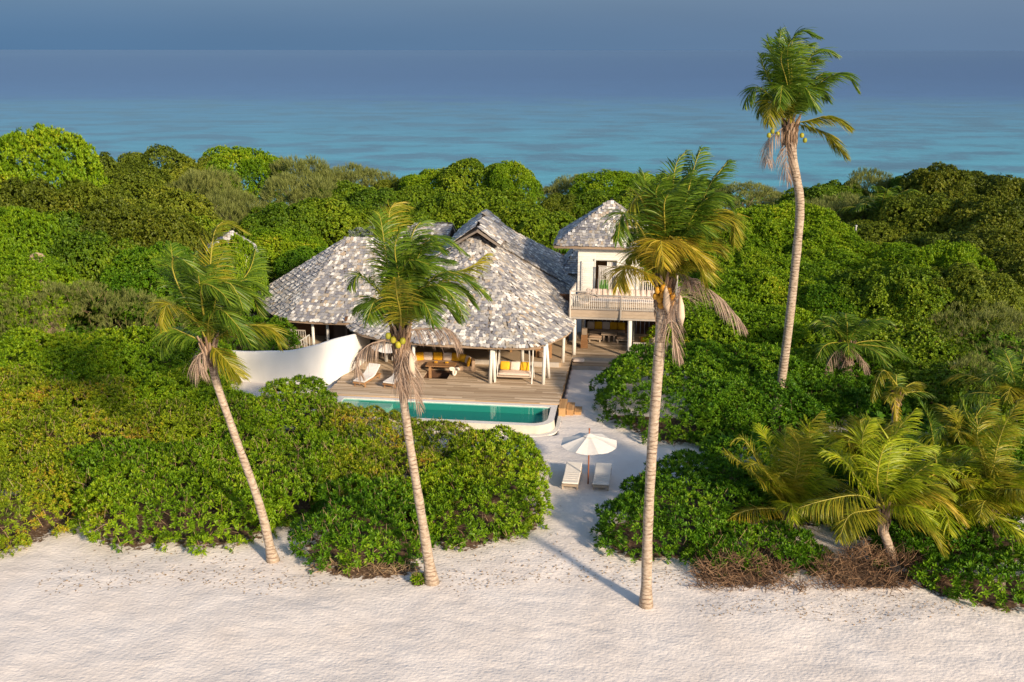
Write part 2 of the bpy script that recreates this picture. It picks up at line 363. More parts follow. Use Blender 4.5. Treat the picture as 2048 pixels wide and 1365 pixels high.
def foliage_mesh(name, blobs, kind, lscale=1., cover=1., inner=.35, core=0):
    k, L, W, th, dr, upm = STY[kind]; L *= lscale; W *= lscale
    dens = cover * 2.0 / (math.pi * L * L * .62) if kind != 'feather' else cover * .5 / (L * L * .62)
    P, N = shell(blobs, dens, inner=inner, ns=.85 if not core else 1.3, amp=.32 if not core else .46)
    if core:                                 # leaves through the middle of a tree crown
        b0 = blobs[0]; m_ = int(core * dens * b0[3] * b0[4]); d0 = norm(rng.normal(size=(m_, 3))); kk = rng.uniform(.35, 1.05, m_)[:, None]
        P = np.concatenate([P, d0 * kk * np.array(b0[3:6]) + np.array(b0[:3])]); N = np.concatenate([N, d0])
    A = N + np.array([[0, 0, 1.]]) * upm + rng.normal(0, .28, N.shape)
    if kind == 'feather': A = A + np.array([[.35, 0, 0]])
    V, Q, rn = rosettes(P, A, k, L, W, th, dr)
    return np_mesh(name, V, Q, rn, G[kind])
def dome_blobs(cx, cy, rx, ry, h, lobes=None, base=0.):
    """a mound resting on the ground with lumpy lobes"""
    out = [(cx, cy, base + h*.32, rx*.86, ry*.86, h*.58)]
    n = lobes or int(7 + rx * 3.2)
    for i in range(n):
        a = 2.4 * i + random.uniform(-.4, .4); t = math.sqrt((i + .6) / n) * 1.42 + random.uniform(-.1, .1)
        lr = random.uniform(.24, .40) * (rx * ry) ** .5
        lr = min(lr, 1.6)
        x = cx + math.sin(t) * math.cos(a) * (rx - lr * .75); y = cy + math.sin(t) * math.sin(a) * (ry - lr * .75)
        z = base + h*.34 + math.cos(t) * (h*.66 - lr * .8)
        out.append((x, y, max(z, base + lr*.45), lr, lr, lr * random.uniform(.7, .95)))
    m = int((rx + ry) * 2.2)
    for i in range(m):                       # skirts trailing on the ground
        a = 6.283 * i / m + random.uniform(-.2, .2); lr = random.uniform(.28, .5) * min(1, (rx * ry) ** .5)
        k = random.uniform(.84, 1.0)
        out.append((cx + math.cos(a) * (rx * k), cy + math.sin(a) * (ry * k), base + lr * .45, lr, lr, lr * .8))
    return out
def crown_blobs(r, h, lobes=22, low=.22):
    zc = h * (.5 + low / 2); rz = h * (1 - low) / 2
    out = [(0, 0, zc, r*.64, r*.64, rz*.72)]
    for i in range(lobes):
        a = 2.4 * i + random.uniform(-.5, .5); t = math.acos(1 - 1.55 * (i + .5) / lobes)
        lr = random.uniform(.25, .44) * r
        out.append((math.sin(t)*math.cos(a)*(r-lr), math.sin(t)*math.sin(a)*(r-lr), zc + math.cos(t)*(rz-lr*.6), lr, lr, lr*random.uniform(.65, .9)))
    return out
def stems_mesh(name, blobs, n, length=(.35, .8), rad=.012, up=.8, mat=None, lay=0., minz=.03):
    """thin bare twigs standing in or on the mounds"""
    mb = MB(); P, N = shell(blobs, 6 if n < 100 else 45, inner=.5)
    idx = rng.choice(len(P), min(n, len(P)), replace=False)
    for i in idx:
        p = Vector(P[i]); d = (Vector(N[i]) * .6 + Vector((0, 0, up)) + Vector(rng.normal(0, .45, 3))).normalized()
        if lay: d.z *= (1 - lay); d.normalize()
        L = random.uniform(*length); b = Vector(rng.normal(0, .12, 3)) * L
        q = [p - d * L * .5, p + b * .6, p + d * L * .5]
        for a in q: a.z = max(a.z, minz)
        mb.tube(q, [rad, rad*.8, rad*.4], 3, cap=False)
    return mb.build(name, mat or M['twig'])
def shrub(name, label, kind, domes, group=None, ls=1., cover=1., stems=0, cat='shrub', inner=.35, sl=(.35, .8)):
    """one spreading shrub: domes = [(x, y, rx, ry, h)]"""
    cx = sum(d[0] for d in domes) / len(domes); cy = sum(d[1] for d in domes) / len(domes)
    t = thing(name, label, cat, (cx, cy, 0), 0, group); bl = []
    for (x, y, rx, ry, h) in domes:
        rx *= 1.1; ry *= 1.12; h *= 1.06
        FOOT.append((x, y, rx, ry)); bl += dome_blobs(x - cx, y - cy, rx, ry, h)
    link('foliage', foliage_mesh('foliage', bl, kind, ls, cover, inner), t)
    s = stems_mesh('stems', bl, max(stems, 40), sl); s.parent = t; s['kind'] = 'stuff'
    return t

# ------------------------------------------------------------ sea
def water_mat():
    m, n, l, b, out = newmat('sea_water')
    ge = n.new('ShaderNodeNewGeometry'); sp = n.new('ShaderNodeSeparateXYZ'); l.new(ge.outputs['Position'], sp.inputs[0])
    # distance offshore, wobbled, on a log scale
    mp = n.new('ShaderNodeMapping'); mp.inputs['Scale'].default_value = (.004, .012, 1); l.new(ge.outputs['Position'], mp.inputs[0])
    n1 = n.new('ShaderNodeTexNoise'); n1.inputs['Scale'].default_value = 1.; n1.inputs['Detail'].default_value = 6; l.new(mp.outputs[0], n1.inputs[0])
    lg = n.new('ShaderNodeMath'); lg.operation = 'LOGARITHM'; lg.inputs[1].default_value = 10; l.new(sp.outputs[1], lg.inputs[0])
    wob = n.new('ShaderNodeMath'); wob.operation = 'MULTIPLY_ADD'; wob.inputs[1].default_value = .16; l.new(n1.outputs[0], wob.inputs[0]); l.new(lg.outputs[0], wob.inputs[2])
    mr = n.new('ShaderNodeMapRange'); mr.inputs[1].default_value = 2.1; mr.inputs[2].default_value = 3.7; l.new(wob.outputs[0], mr.inputs[0])
    r = rampnode(n, [(.0, (.085,.37,.45)), (.14, (.080,.315,.41)), (.26, (.075,.25,.36)), (.34, (.068,.195,.32)), (.40, (.050,.118,.27)), (.55, (.034,.080,.215)), (.8, (.034,.078,.20)), (1, (.045,.092,.21))]); l.new(mr.outputs[0], r.inputs[0])
    # reef patches
    mp2 = n.new('ShaderNodeMapping'); mp2.inputs['Scale'].default_value = (.06, .07, 1); l.new(ge.outputs['Position'], mp2.inputs[0])
    n2 = n.new('ShaderNodeTexNoise'); n2.inputs['Scale'].default_value = 1.; n2.inputs['Detail'].default_value = 7; n2.inputs['Roughness'].default_value = .62; l.new(mp2.outputs[0], n2.inputs[0])
    pr = rampnode(n, [(.47, (0,0,0)), (.58, (1,1,1))]); l.new(n2.outputs[0], pr.inputs[0])
    nr = n.new('ShaderNodeMapRange'); nr.inputs[1].default_value = 480; nr.inputs[2].default_value = 380; nr.inputs[3].default_value = 0; nr.inputs[4].default_value = .85; l.new(sp.outputs[1], nr.inputs[0])
    ml = n.new('ShaderNodeMath'); ml.operation = 'MULTIPLY'; l.new(pr.outputs[0], ml.inputs[0]); l.new(nr.outputs[0], ml.inputs[1])
    mx = n.new('ShaderNodeMix'); mx.data_type = 'RGBA'; mx.inputs[7].default_value = (.075,.17,.24,1); l.new(ml.outputs[0], mx.inputs[0]); l.new(r.outputs[0], mx.inputs[6])
    mp4 = n.new('ShaderNodeMapping'); mp4.inputs['Scale'].default_value = (.05, .16, 1); l.new(ge.outputs['Position'], mp4.inputs[0])
    n5 = n.new('ShaderNodeTexNoise'); n5.inputs['Scale'].default_value = 1.; n5.inputs['Detail'].default_value = 9; n5.inputs['Roughness'].default_value = .7; l.new(mp4.outputs[0], n5.inputs[0])
    m5 = n.new('ShaderNodeMapRange'); m5.inputs[1].default_value = .3; m5.inputs[2].default_value = .7; m5.inputs[3].default_value = .80; m5.inputs[4].default_value = 1.2; l.new(n5.outputs[0], m5.inputs[0])
    v5 = n.new('ShaderNodeVectorMath'); v5.operation = 'SCALE'; l.new(mx.outputs[2], v5.inputs[0]); l.new(m5.outputs[0], v5.inputs['Scale'])
    l.new(v5.outputs[0], b.inputs['Base Color']); b.inputs['Roughness'].default_value = .28; b.inputs['IOR'].default_value = 1.33; b.inputs['Specular IOR Level'].default_value = .35
    mp3 = n.new('ShaderNodeMapping'); mp3.inputs['Scale'].default_value = (.5, 1.1, 1); l.new(ge.outputs['Position'], mp3.inputs[0])
    n3 = n.new('ShaderNodeTexNoise'); n3.inputs['Scale'].default_value = 1.; n3.inputs['Detail'].default_value = 6; l.new(mp3.outputs[0], n3.inputs[0])
    bp = n.new('ShaderNodeBump'); bp.inputs['Strength'].default_value = .55; bp.inputs['Distance'].default_value = .4
    l.new(n3.outputs[0], bp.inputs['Height']); l.new(bp.outputs[0], b.inputs['Normal'])
    return m
mb = MB(); S = 90000
mb.add([(-S, 110, -1.2), (S, 110, -1.2), (S, S, -1.2), (-S, S, -1.2)], [(0, 1, 2, 3)])
tag(mb.build('sea', water_mat()), 'blue sea with turquoise shallows and darker reef patches', 'sea', kind='structure')

# ------------------------------------------------------------ house
HM = Vector((HO[0], HO[1], 0))
villa = thing('villa', 'beach villa with grey and white shingled roofs and a square balcony tower', 'house', HM, HA)

def shingles(mb, poly, e=.24, w=(.12, .22), mess=.12, lift=.035, th=.03, white=.8):
    """cover a flat polygon (points in 3D) with separate split shingles in rows"""
    P = [Vector(p) for p in poly]; n = Vector((0, 0, 0))
    for i in range(len(P)): n += P[i].cross(P[(i+1) % len(P)])
    n.normalize()
    if n.z < 0: n = -n
    h = Vector((0, 0, 1)).cross(n); h = h.normalized() if h.length > .02 else Vector((1, 0, 0))
    s = n.cross(h).normalized()
    if s.z < 0: s, h = -s, -h
    O = P[0]; q = [((p-O).dot(h), (p-O).dot(s)) for p in P]
    x0, x1 = min(a for a, _ in q), max(a for a, _ in q); y0, y1 = min(b for _, b in q), max(b for _, b in q)
    def inside(x, y):
        c = False
        for i in range(len(q)):
            (xa, ya), (xb, yb) = q[i], q[i-1]
            if (ya > y) != (yb > y) and x < (xb-xa)*(y-ya)/(yb-ya) + xa: c = not c
        return c
    y = y0 + e * .3
    while y < y1:
        x = x0 - random.random() * .2
        while x < x1:
            ww = random.uniform(*w); cx = x + ww/2; x += ww + .012
            if not inside(cx, y): continue
            a = random.gauss(0, mess); L = e * random.uniform(1.25, 1.6); yy = y + random.uniform(-.04, .04)
            rr_ = random.random()
            if .76 < rr_ < .93 and random.random() > white: rr_ = random.random() * .7
            c = O + h*cx + s*yy + n*(.01 + random.random()*.012)
            hx = (h*math.cos(a) + s*math.sin(a)); sy = (s*math.cos(a) - h*math.sin(a))
            lo = n * (lift * random.uniform(.6, 1.5)); t = n * th
            b0 = c - hx*ww/2 - sy*L*.45 + lo; b1 = c + hx*ww/2 - sy*L*.45 + lo
            t0 = c - hx*ww/2 + sy*L*.55; t1 = c + hx*ww/2 + sy*L*.55
            mb.add([b0, b1, t1, t0, b0 + t, b1 + t, t1 + t*.3, t0 + t*.3], [(4,5,6,7), (0,1,5,4), (1,2,6,5), (3,0,4,7)], 0, rr_)
        y += e
def roof(name, facets, under=True, **k):
    mb = MB()
    for f in facets:
        P = [Vector(p) for p in f]
        n = (P[1]-P[0]).cross(P[2]-P[0]).normalized()
        if n.z < 0: n = -n
        m = len(P)
        mb.add([p + n*-.02 for p in P] + [p - n*.14 for p in P], [tuple(range(m)), tuple(range(m, 2*m))[::-1]] + [(i, (i+1) % m, m+(i+1) % m, m+i) for i in range(m)], 1, .5)
        shingles(mb, P, **k)
    return mb.build(name, [M['shingle'], M['rooffelt']], villa, smooth=False)
Rf, Rr = (-5.9, 10.0, 7.75), (-5.9, 14.8, 7.9)
EV = [(-14.2,9.5,3.0), (-13.55,7.1,2.78), (-12.8,5.4,2.7), (-11.8,4.5,2.66), (-10.6,3.75,2.66), (-8.8,3.15,2.7), (-6.9,2.75,2.74), (-3.9,2.65,2.75), (-1.9,2.85,2.72), (-1.35,3.25,2.7), (-.95,3.95,2.7), (-.55,4.8,2.72), (-.15,5.6,2.7), (.12,6.6,2.72), (.2,7.9,2.75), (-.1,9.3,2.8)]
fac = []
def curved(e0, e1, a, k=.35):
    """three bands from eave to apex, slightly hollow"""
    out = []; e0, e1, a = Vector(e0), Vector(e1), Vector(a)
    def pt(e, t): p = e.lerp(a, t); p.z -= k * 4 * t * (1-t) * .5; return p
    ts = [0, .3, .65, 1]
    for i in range(3):
        q = [pt(e0, ts[i]), pt(e1, ts[i]), pt(e1, ts[i+1]), pt(e0, ts[i+1])]
        out += [q[:3]] + ([[q[0], q[2], q[3]]] if i < 2 else [])
    return out
for i in range(len(EV)-1): fac += curved(EV[i], EV[i+1], Rf)
fac += curved(EV[-1], (-.1, 16.5, 2.8), Rf)
fac += [[Vector((-.1,16.5,2.8)), Vector(Rr), Vector(Rf)]]
fac += curved((-.1,16.5,2.8), (.1,24.3,2.8), Rr, .2) + curved((.1,24.3,2.8), (-6,26,2.8), Rr, .2) + curved((-6,26,2.8), (-14,22,2.8), Rr, .2)
fac += [[Vector((-14,22,2.8)), Vector((-14.2,9.5,3.0)), Vector(Rr)], [Vector((-14.2,9.5,3.0)), Vector(Rf), Vector(Rr)]]
roof('main_roof', fac, mess=.30)
# eave edge boards of the main roof
mb = MB()
for a, b in zip(EV, EV[1:]):
    a, b = Vector(a), Vector(b); mb.bar(a + Vector((0,0,-.09)), b + Vector((0,0,-.09)), .07, .13)
mb.build('eave_edge', M['thatchedge'], villa)
# gablet riding on the hip
ga, gb = Vector((-5.72, 8.9, 8.15)), Vector((-5.9, 13.8, 8.65))
gl0, gl1 = Vector((-7.35, 9.2, 7.2)), Vector((-7.6, 13.6, 7.1)); gr0, gr1 = Vector((-4.35, 9.2, 7.15)), Vector((-4.05, 13.6, 7.0))
roof('gablet', [[gl0, ga, gb, gl1], [gr0, gr1, gb, ga]], mess=.06, w=(.2, .3), e=.27)
mb = MB(); mb.add([(-7.2, 9.9, 7.25), (-4.5, 9.9, 7.25), (-5.75, 9.9, 8.05), (-7.2, 10.0, 7.25), (-4.5, 10.0, 7.25), (-5.75, 10.0, 8.05)], [(0,1,2), (3,5,4), (0,3,4,1), (1,4,5,2), (2,5,3,0)])
mb.build('gable_vent', M['darkwood'], villa)
# left roof
L0, L1 = Vector((-15.05,12.6,6.7)), Vector((-8.5,12.9,6.75))
el = [Vector(p) for p in [(-16,19.5,3), (-20.6,16.5,2.95), (-21.3,12.1,2.85), (-19.9,9.8,2.75), (-18.2,7.7,2.8), (-17,6.4,2.85), (-15.2,6.15,2.85), (-13.3,6.0,2.9), (-10.5,6.3,2.95)]]
fac = [[el[i], el[i+1], L0] for i in range(7)] + [[el[7], el[8], L1], [el[7], L1, L0], [el[0], L0, L1], [el[0], L1, Vector((-9, 19.5, 3))]]
roof('left_roof', fac, mess=.10, e=.27)
mb = MB()
for a, b in zip(el[:8], el[1:]): mb.bar(a + Vector((0,0,-.09)), b + Vector((0,0,-.09)), .07, .13)
mb.build('eave_edge', M['thatchedge'], villa)
# little roof plane seen behind, between left roof and gablet
roof('rear_roof', [[Vector((-12.6,14.6,6.3)), Vector((-8.6,14.2,6.3)), Vector((-8.6,16.2,7.2)), Vector((-11.2,16.4,7.2))], [Vector((-11.2,16.4,7.2)), Vector((-8.6,16.2,7.2)), Vector((-8.6,19,5.5)), Vector((-12.4,19,5.5))]], mess=.06)
# tower
TU0, TU1, TW0, TW1 = .22, 4.0, 11.2, 15.4
ap = Vector((2.1, 13.35, 9.45)); ez = 6.98
tc4 = [Vector((-1.22, 10.65, ez)), Vector((5.3, 10.65, ez)), Vector((5.3, 16.1, ez)), Vector((-1.22, 16.1, ez))]
roof('tower_roof', [[tc4[i], tc4[(i+1) % 4], ap] for i in range(4)], mess=.15, e=.21, w=(.12,.22), white=.45)
mb = MB()
for i in range(4): mb.bar(tc4[i] - Vector((0,0,.10)), tc4[(i+1) % 4] - Vector((0,0,.10)), .10, .14)
mb.build('eave_edge', M['thatchedge'], villa)
# small low roof behind the tower on the left
roof('back_roof', [[Vector((-1.4,18.2,3.6)), Vector((1.2,18.2,3.6)), Vector((1.2,21.5,5.3)), Vector((-.3,21.5,5.3))], [Vector((-1.4,18.2,3.6)), Vector((-.3,21.5,5.3)), Vector((-1.6,24,3.6))]], mess=.06)
# tower walls: boards
mb = MB(); z0, z1 = 3.42, 6.95
def wallx(u0, u1, w, zz0, zz1, m=0, st=.2):
    z = zz0
    while z < zz1 - .01:
        zt = min(z + st, zz1); mb.box(u0, u1, w + random.uniform(0, .006), w + .14, z + .006, zt, m); z += st
wallx(TU0, 1.32, TW0, z0, 6.62); wallx(2.62, TU1, TW0, z0, 6.62); wallx(1.32, 2.62, TW0, 5.98, 6.62)
z = z0
while z < 6.6:
    mb.box(TU0 - .02, TU0 + .12, TW0 + .142, TW1, z + .006, min(z + .2, 6.62)); mb.box(TU1 - .12, TU1 + .02, TW0 + .142, TW1, z + .006, min(z + .2, 6.62)); z += .2
mb.box(TU0, TU1, TW1, TW1 + .1, z0, 6.62)
mb.build('tower_wall', M['whitewood'], villa)
mb = MB(); mb.box(-.05, 4.15, 11.02, 11.19, 6.62, 6.9); mb.box(-.05, .12, 11.19, 15.6, 6.63, 6.9); mb.box(3.98, 4.15, 11.19, 15.6, 6.63, 6.9)
mb.build('fascia_board', M['whitewood'], villa)
fr_ = MB(); fr_.box(1.24, 1.32, 11.12, 11.22, z0, 6.04); fr_.box(2.62, 2.70, 11.12, 11.22, z0, 6.04); fr_.box(1.24, 2.70, 11.12, 11.22, 6.04, 6.12)
fr_.build('door_frame', M['whitewood'], villa)
fr_ = MB(); fr_.box(.45, 1.22, 11.10, 11.16, 3.5, 5.95)
dr = fr_.build('sliding_door', M['whitewood'], villa)
mb = MB()
for i in range(17): mb.bar((.53, 11.09, 3.65+i*.135), (1.14, 11.09, 3.65+i*.135), .03, .07)
mb.build('louvre', M['whitewood'], dr)
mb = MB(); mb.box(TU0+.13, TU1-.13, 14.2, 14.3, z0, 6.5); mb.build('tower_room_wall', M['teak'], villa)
# curtain in the doorway
mb = MB()
for i in range(9): mb.tube([(2.05 + i*.065, 11.45 + .04*(i % 2), 5.9), (2.03 + i*.067, 11.43 + .05*(i % 2), 4.6), (2.02+i*.07, 11.45, 3.5)], [.04, .045, .05], 6)
mb.build('curtain', M['whitefab'], villa, smooth=True)
# balcony platform
mb = MB()
w = 8.78
while w < 12.9:
    mb.box(-.15 if w < 11.1 else 4.03, 6.42, w, w + .135, 3.36, 3.41); w += .14
mb.build('balcony_floor', M['deck'], villa)
mb = MB(); mb.box(-.17, 6.45, 8.66, 8.76, 3.02, 3.22); mb.box(-.17, 6.45, 8.63, 8.755, 3.23, 3.44); mb.box(-.19, -.09, 8.77, 12, 3.02, 3.35); mb.box(6.37, 6.47, 8.77, 12.9, 3.02, 3.35)
mb.build('balcony_beam', M['paleteak'], villa)
mb = MB(); mb.box(-.12, 6.4, 8.70, 8.84, 2.88, 3.0); 
for i in range(9): mb.box(.3 + i*.74, .4 + i*.74, 8.85, 14, 3.18, 3.34)
mb.build('floor_joist', M['greywood'], villa)
def railing(parent, a, b, z, h, gap=.115, posts=True, m='whitewood', r=.018):
    mb = MB(); a, b = Vector((*a, z)), Vector((*b, z)); L = (b-a).length; n = int(L/gap)
    for i in range(n + 1):
        p = a.lerp(b, i/n); mb.tube([p + Vector((0,0,.05)), p + Vector((random.uniform(-.01,.01),0,h-.02))], [r, r], 5)
    mb.build('baluster_row', M[m], parent)
    mb = MB(); mb.bar(a + Vector((0,0,h)), b + Vector((0,0,h)), .075, .07); mb.bar(a + Vector((0,0,.07)), b + Vector((0,0,.07)), .05, .05); mb.build('handrail', M['greywood'], parent)
rl = bpy.data.objects.new('balcony_railing', None); col.objects.link(rl); rl.parent = villa
railing(rl, (-.05, 8.72), (6.35, 8.72), 3.44, .92)
railing(rl, (-.08, 8.8), (.12, 11.1), 3.44, 1.1); railing(rl, (6.4, 8.8), (6.4, 12.8), 3.44, .95); railing(rl, (4.1, 12.8), (6.35, 12.8), 3.44, .95)
mb = MB(); mb.tube([(-.1,8.6,4.62), (1.15,8.6,4.60), (1.6,8.6,4.36), (4.8,8.58,4.34)], [.035]*4, 6); mb.build('top_rail', M['greywood'], rl)
for u, w, zt in ((-.05,8.6,4.65),(2.98,8.6,4.42),(6.4,8.6,5.1),(6.42,12.8,5.2)):
    mb = MB(); mb.tube([(u,w-.02,2.95),(u,w,zt)], [.06,.05], 7); mb.build('railing_post', M['greywood'], rl)
# posts below the tower
for (u, w, z1, r) in ((.2,8.98,2.9,.13),(3.56,8.88,2.9,.15),(3.75,12.5,2.9,.11),(6.2,9.0,2.9,.10),(.5,13.2,2.9,.12)):
    mb = MB(); mb.tube([(u,w,.3),(u+.01,w,1.6),(u,w,z1)], [r,r*.92,r*.85], 10); mb.build('post', M['whitewood'], villa, smooth=True)
# veranda posts of the main roof, some in leaning pairs
for pts in ([(-4.11,2.98,.5),(-4.02,3.05,2.75)], [(-3.9,3.25,.5),(-3.95,3.2,2.7)], [(-1.13,3.18,.5),(-1.06,3.2,2.7)], [(-.92,4.3,.5),(-1.0,3.6,2.7)], [(-2.61,5.77,.5),(-2.61,5.77,3.9)], [(-8.6,3.5,.5),(-8.6,3.6,2.75)],
            [(-10.9,6.2,.5),(-10.9,6.2,3.4)], [(-15.6,6.9,.5),(-15.6,6.9,2.9)], [(-.35,7.4,.5),(-.3,7.4,2.8)], [(-14.9,7.6,.5),(-14.9,7.6,3.0)]):
    mb = MB(); a, b = Vector(pts[0]), Vector(pts[1]); mb.tube([a, a.lerp(b, .5), b], [.105,.095,.085], 10); mb.build('post', M['whitewood'], villa, smooth=True)
# rooms behind
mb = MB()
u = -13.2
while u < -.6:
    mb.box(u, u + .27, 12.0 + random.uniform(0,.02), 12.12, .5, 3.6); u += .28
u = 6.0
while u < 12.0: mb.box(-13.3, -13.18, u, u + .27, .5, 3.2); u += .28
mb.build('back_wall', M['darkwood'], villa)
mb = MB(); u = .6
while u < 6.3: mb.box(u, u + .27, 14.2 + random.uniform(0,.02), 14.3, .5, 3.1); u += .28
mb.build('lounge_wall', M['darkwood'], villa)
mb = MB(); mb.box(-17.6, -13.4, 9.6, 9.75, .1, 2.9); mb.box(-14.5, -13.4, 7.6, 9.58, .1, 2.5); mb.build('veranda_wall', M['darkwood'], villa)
mb = MB(); mb.box(-10.6, -.5, 6.35, 6.45, .50, .78); mb.build('raised_floor_edge', M['greywood'], villa)
mb = MB(); mb.box(-10.6, -.4, 6.46, 12, .50, .74); mb.build('raised_floor', M['deck'], villa)
# small veranda on the far left with stair rail
rl = bpy.data.objects.new('veranda_railing', None); col.objects.link(rl); rl.parent = villa
railing(rl, (-18.2,7.4), (-16.2,7.2), 1.0, .95, .14); mb = MB(); mb.bar((-17.2,6.6,.9), (-15.7,6.5,1.9), .07); mb.bar((-17.2,6.6,.2), (-15.7,6.5,1.2), .07)
for i in range(9): mb.bar((-17.1+i*.17, 6.58, .3+i*.113), (-17.1+i*.17, 6.58, .95+i*.113), .03)
mb.build('stair_rail', M['whitewood'], rl)
mb = MB(); mb.box(-18.4, -15.5, 7.25, 9.6, .1, .98); mb.build('veranda_floor', M['deck'], villa)

# ------------------------------------------------------------ deck
deck = thing('wooden_deck', 'wide weathered plank deck between the pool and the villa', 'deck', HM, HA)
def boards(mb, u0, u1, w0, w1, z, hole=(), skew=0., bw=.14, L=(2.2, 4.6)):
    w = w0
    while w < w1 - .02:
        ue = u1 + skew * (w - w0); u = u0 + random.uniform(-.04, .04)
        while u < ue:
            l = random.uniform(*L); v = min(u + l, ue + random.uniform(-.05, .05)); segs = [(u, v)]
            for (a, b, c, d) in hole:
                if w + bw > c and w < d:
                    segs = [s2 for s0 in segs for s2 in ([(s0[0], min(s0[1], a))] if s0[0] < a else []) + ([(max(s0[0], b), s0[1])] if s0[1] > b else [])]
            for a, b in segs:
                if b - a > .05: mb.box(a + .003, b - .003, w + .005, w + bw - .006, z - .04, z + random.uniform(0, .006))
            u = v
        w += bw
PIT = (-8.05, -6.65, 3.45, 5.0)
mb = MB(); boards(mb, -12.7, .0, .02, 12.0, .5, [PIT], .012); mb.build('planks', M['deck'], deck)
mb = MB(); mb.box(-12.7, -.02, .04, .10, .05, .45); 
for i in range(30): mb.box(-.10 + i*.003, -.02 + i*.003, .3 + i*.29, .56 + i*.29, .0, .44)
mb.build('deck_skirt', M['deck2'], deck)
mb = MB(); a, b, c, d = PIT
mb.box(a, b, c, d, -.1, .02); mb.box(a-.04, a, c, d, .02, .45); mb.box(b, b+.04, c, d, .02, .45); mb.box(a, b, d, d+.04, .02, .45); mb.box(a, b, c-.04, c, .02, .45)
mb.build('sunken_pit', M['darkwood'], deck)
dk2 = thing('wooden_deck', 'shaded lounge floor of planks under the balcony tower', 'deck', HM, HA)
mb = MB(); boards(mb, .12, 6.4, 8.6, 14.2, .52); mb.build('planks', M['deck'], dk2)
mb = MB(); boards(mb, .2, 3.5, 7.6, 8.5, .30); mb.build('step', M['deck'], dk2)
mb = MB(); mb.box(.12, 6.38, 8.56, 8.6, .02, .48); mb.box(.2, 3.5, 7.56, 7.6, .02, .26); mb.build('riser', M['greywood'], dk2)
# steps
st = thing('wooden_steps', 'three honey coloured box steps from the deck corner down to the sand', 'steps', HM, HA)
for i, (u0, u1, w0, w1, h) in enumerate(((.03,.42,-.55,.95,.47), (.425,.83,-.35,.85,.33), (.835,1.22,-.2,.7,.17))):
    mb = MB(); mb.box(u0+.02, u1-.02, w0+.02, w1-.02, -.05, h-.05)
    for k in range(3): uu = u0 + (u1-u0)*k/3; mb.box(uu+.004, uu + (u1-u0)/3 - .004, w0, w1, h-.045, h)
    mb.build('step', M['deck2'], st)

# ------------------------------------------------------------ pool
pool = thing('swimming_pool', 'teal plunge pool with pale stone rim along the deck front', 'swimming pool', HM, HA)
def rrect(u0, u1, w0, w1, r, n=8, back=False):
    """outline: right front corner well rounded, left front a little"""
    pts = [(u0, w1), (u1, w1)]
    for k in range(n + 1):
        a = -math.pi/2 * k / n; pts.append((u1 - r + r*math.cos(a), w0 + r + r*math.sin(a)))
    for k in range(n + 1):
        a = -math.pi/2 - math.pi/2 * k / n; pts.append((u0 + r*.8 + r*.8*math.cos(a), w0 + r*.8 + r*.8*math.sin(a)))
    return pts
inn = rrect(-11.6, -.38, -2.85, -.32, .8); ot = rrect(-12.2, -.05, -3.2, -.005, 1.05)
n_ = len(inn)
mb = MB(); V = [(*p, .44) for p in inn] + [(*p, .44) for p in ot]
mb.add(V, [(i, n_+i, n_+(i+1) % n_, (i+1) % n_) for i in range(n_)], 0, .5)
mb.add([(*p, .44) for p in inn] + [(*p, .33) for p in inn], [(i, (i+1) % n_, n_+(i+1) % n_, n_+i) for i in range(n_)], 0, .5)
mb.build('rim', M['stone'], pool)
mb = MB(); ob = rrect(-12.3, .02, -3.28, .0, 1.1)
mb.add([(*p, .44) for p in ot] + [(*p, -.1) for p in ob], [(i, n_+i, n_+(i+1) % n_, (i+1) % n_) for i in range(2, n_)], 0, .5)
mb.build('outer_wall', M['poolwall'], pool, smooth=True)
mb = MB(); ob2 = rrect(-12.5, .22, -3.55, .0, 1.2)
mb.add([(*p, .03) for p in ob] + [(*p, .035) for p in ob2] + [(*p, -.05) for p in ob2], [(i, n_+i, n_+i+1, i+1) for i in range(1, n_-1)] + [(n_+i, 2*n_+i, 2*n_+i+1, n_+i+1) for i in range(1, n_-1)], 0, .5)
mb.build('pebble_edge', M['stone'], pool)
mb = MB(); ib = [(u*.98-.1, w*.98-.03) for u, w in inn]
mb.add([(*p, .33) for p in inn] + [(*p, -.02) for p in inn], [(i, (i+1) % n_, n_+(i+1) % n_, n_+i) for i in range(n_)] + [tuple(range(n_, 2*n_))], 0, .5)
m, n, l, b, out = newmat('pool_basin_tile'); no = n.new('ShaderNodeTexNoise'); no.inputs['Scale'].default_value = .5
r = rampnode(n, [(.3, (.04,.23,.20)), (.7, (.07,.31,.27))]); l.new(no.outputs[0], r.inputs[0]); l.new(r.outputs[0], b.inputs['Base Color']); M['basin'] = m
mb.build('basin', M['basin'], pool)
mb = MB(); mb.box(-11.55, -10.2, -2.4, -.36, -.01, .27); mb.box(-10.15, -8.9, -1.1, -.36, -.01, .24); mb.build('pool_ledge', M['poolwall'], pool)
m, n, l, b, out = newmat('pool_water')
gl = n.new('ShaderNodeBsdfGlossy'); gl.inputs['Roughness'].default_value = .02; tr = n.new('ShaderNodeBsdfTransparent'); tr.inputs[0].default_value = (.55,.90,.88,1)
lw_ = n.new('ShaderNodeLayerWeight'); lw_.inputs[0].default_value = .5; pw5 = n.new('ShaderNodeMath'); pw5.operation = 'POWER'; pw5.inputs[1].default_value = 5
fr0 = n.new('ShaderNodeMath'); fr0.operation = 'MULTIPLY_ADD'; fr0.inputs[1].default_value = .98; fr0.inputs[2].default_value = .02; l.new(lw_.outputs['Facing'], pw5.inputs[0]); l.new(pw5.outputs[0], fr0.inputs[0]); ms = n.new('ShaderNodeMixShader')
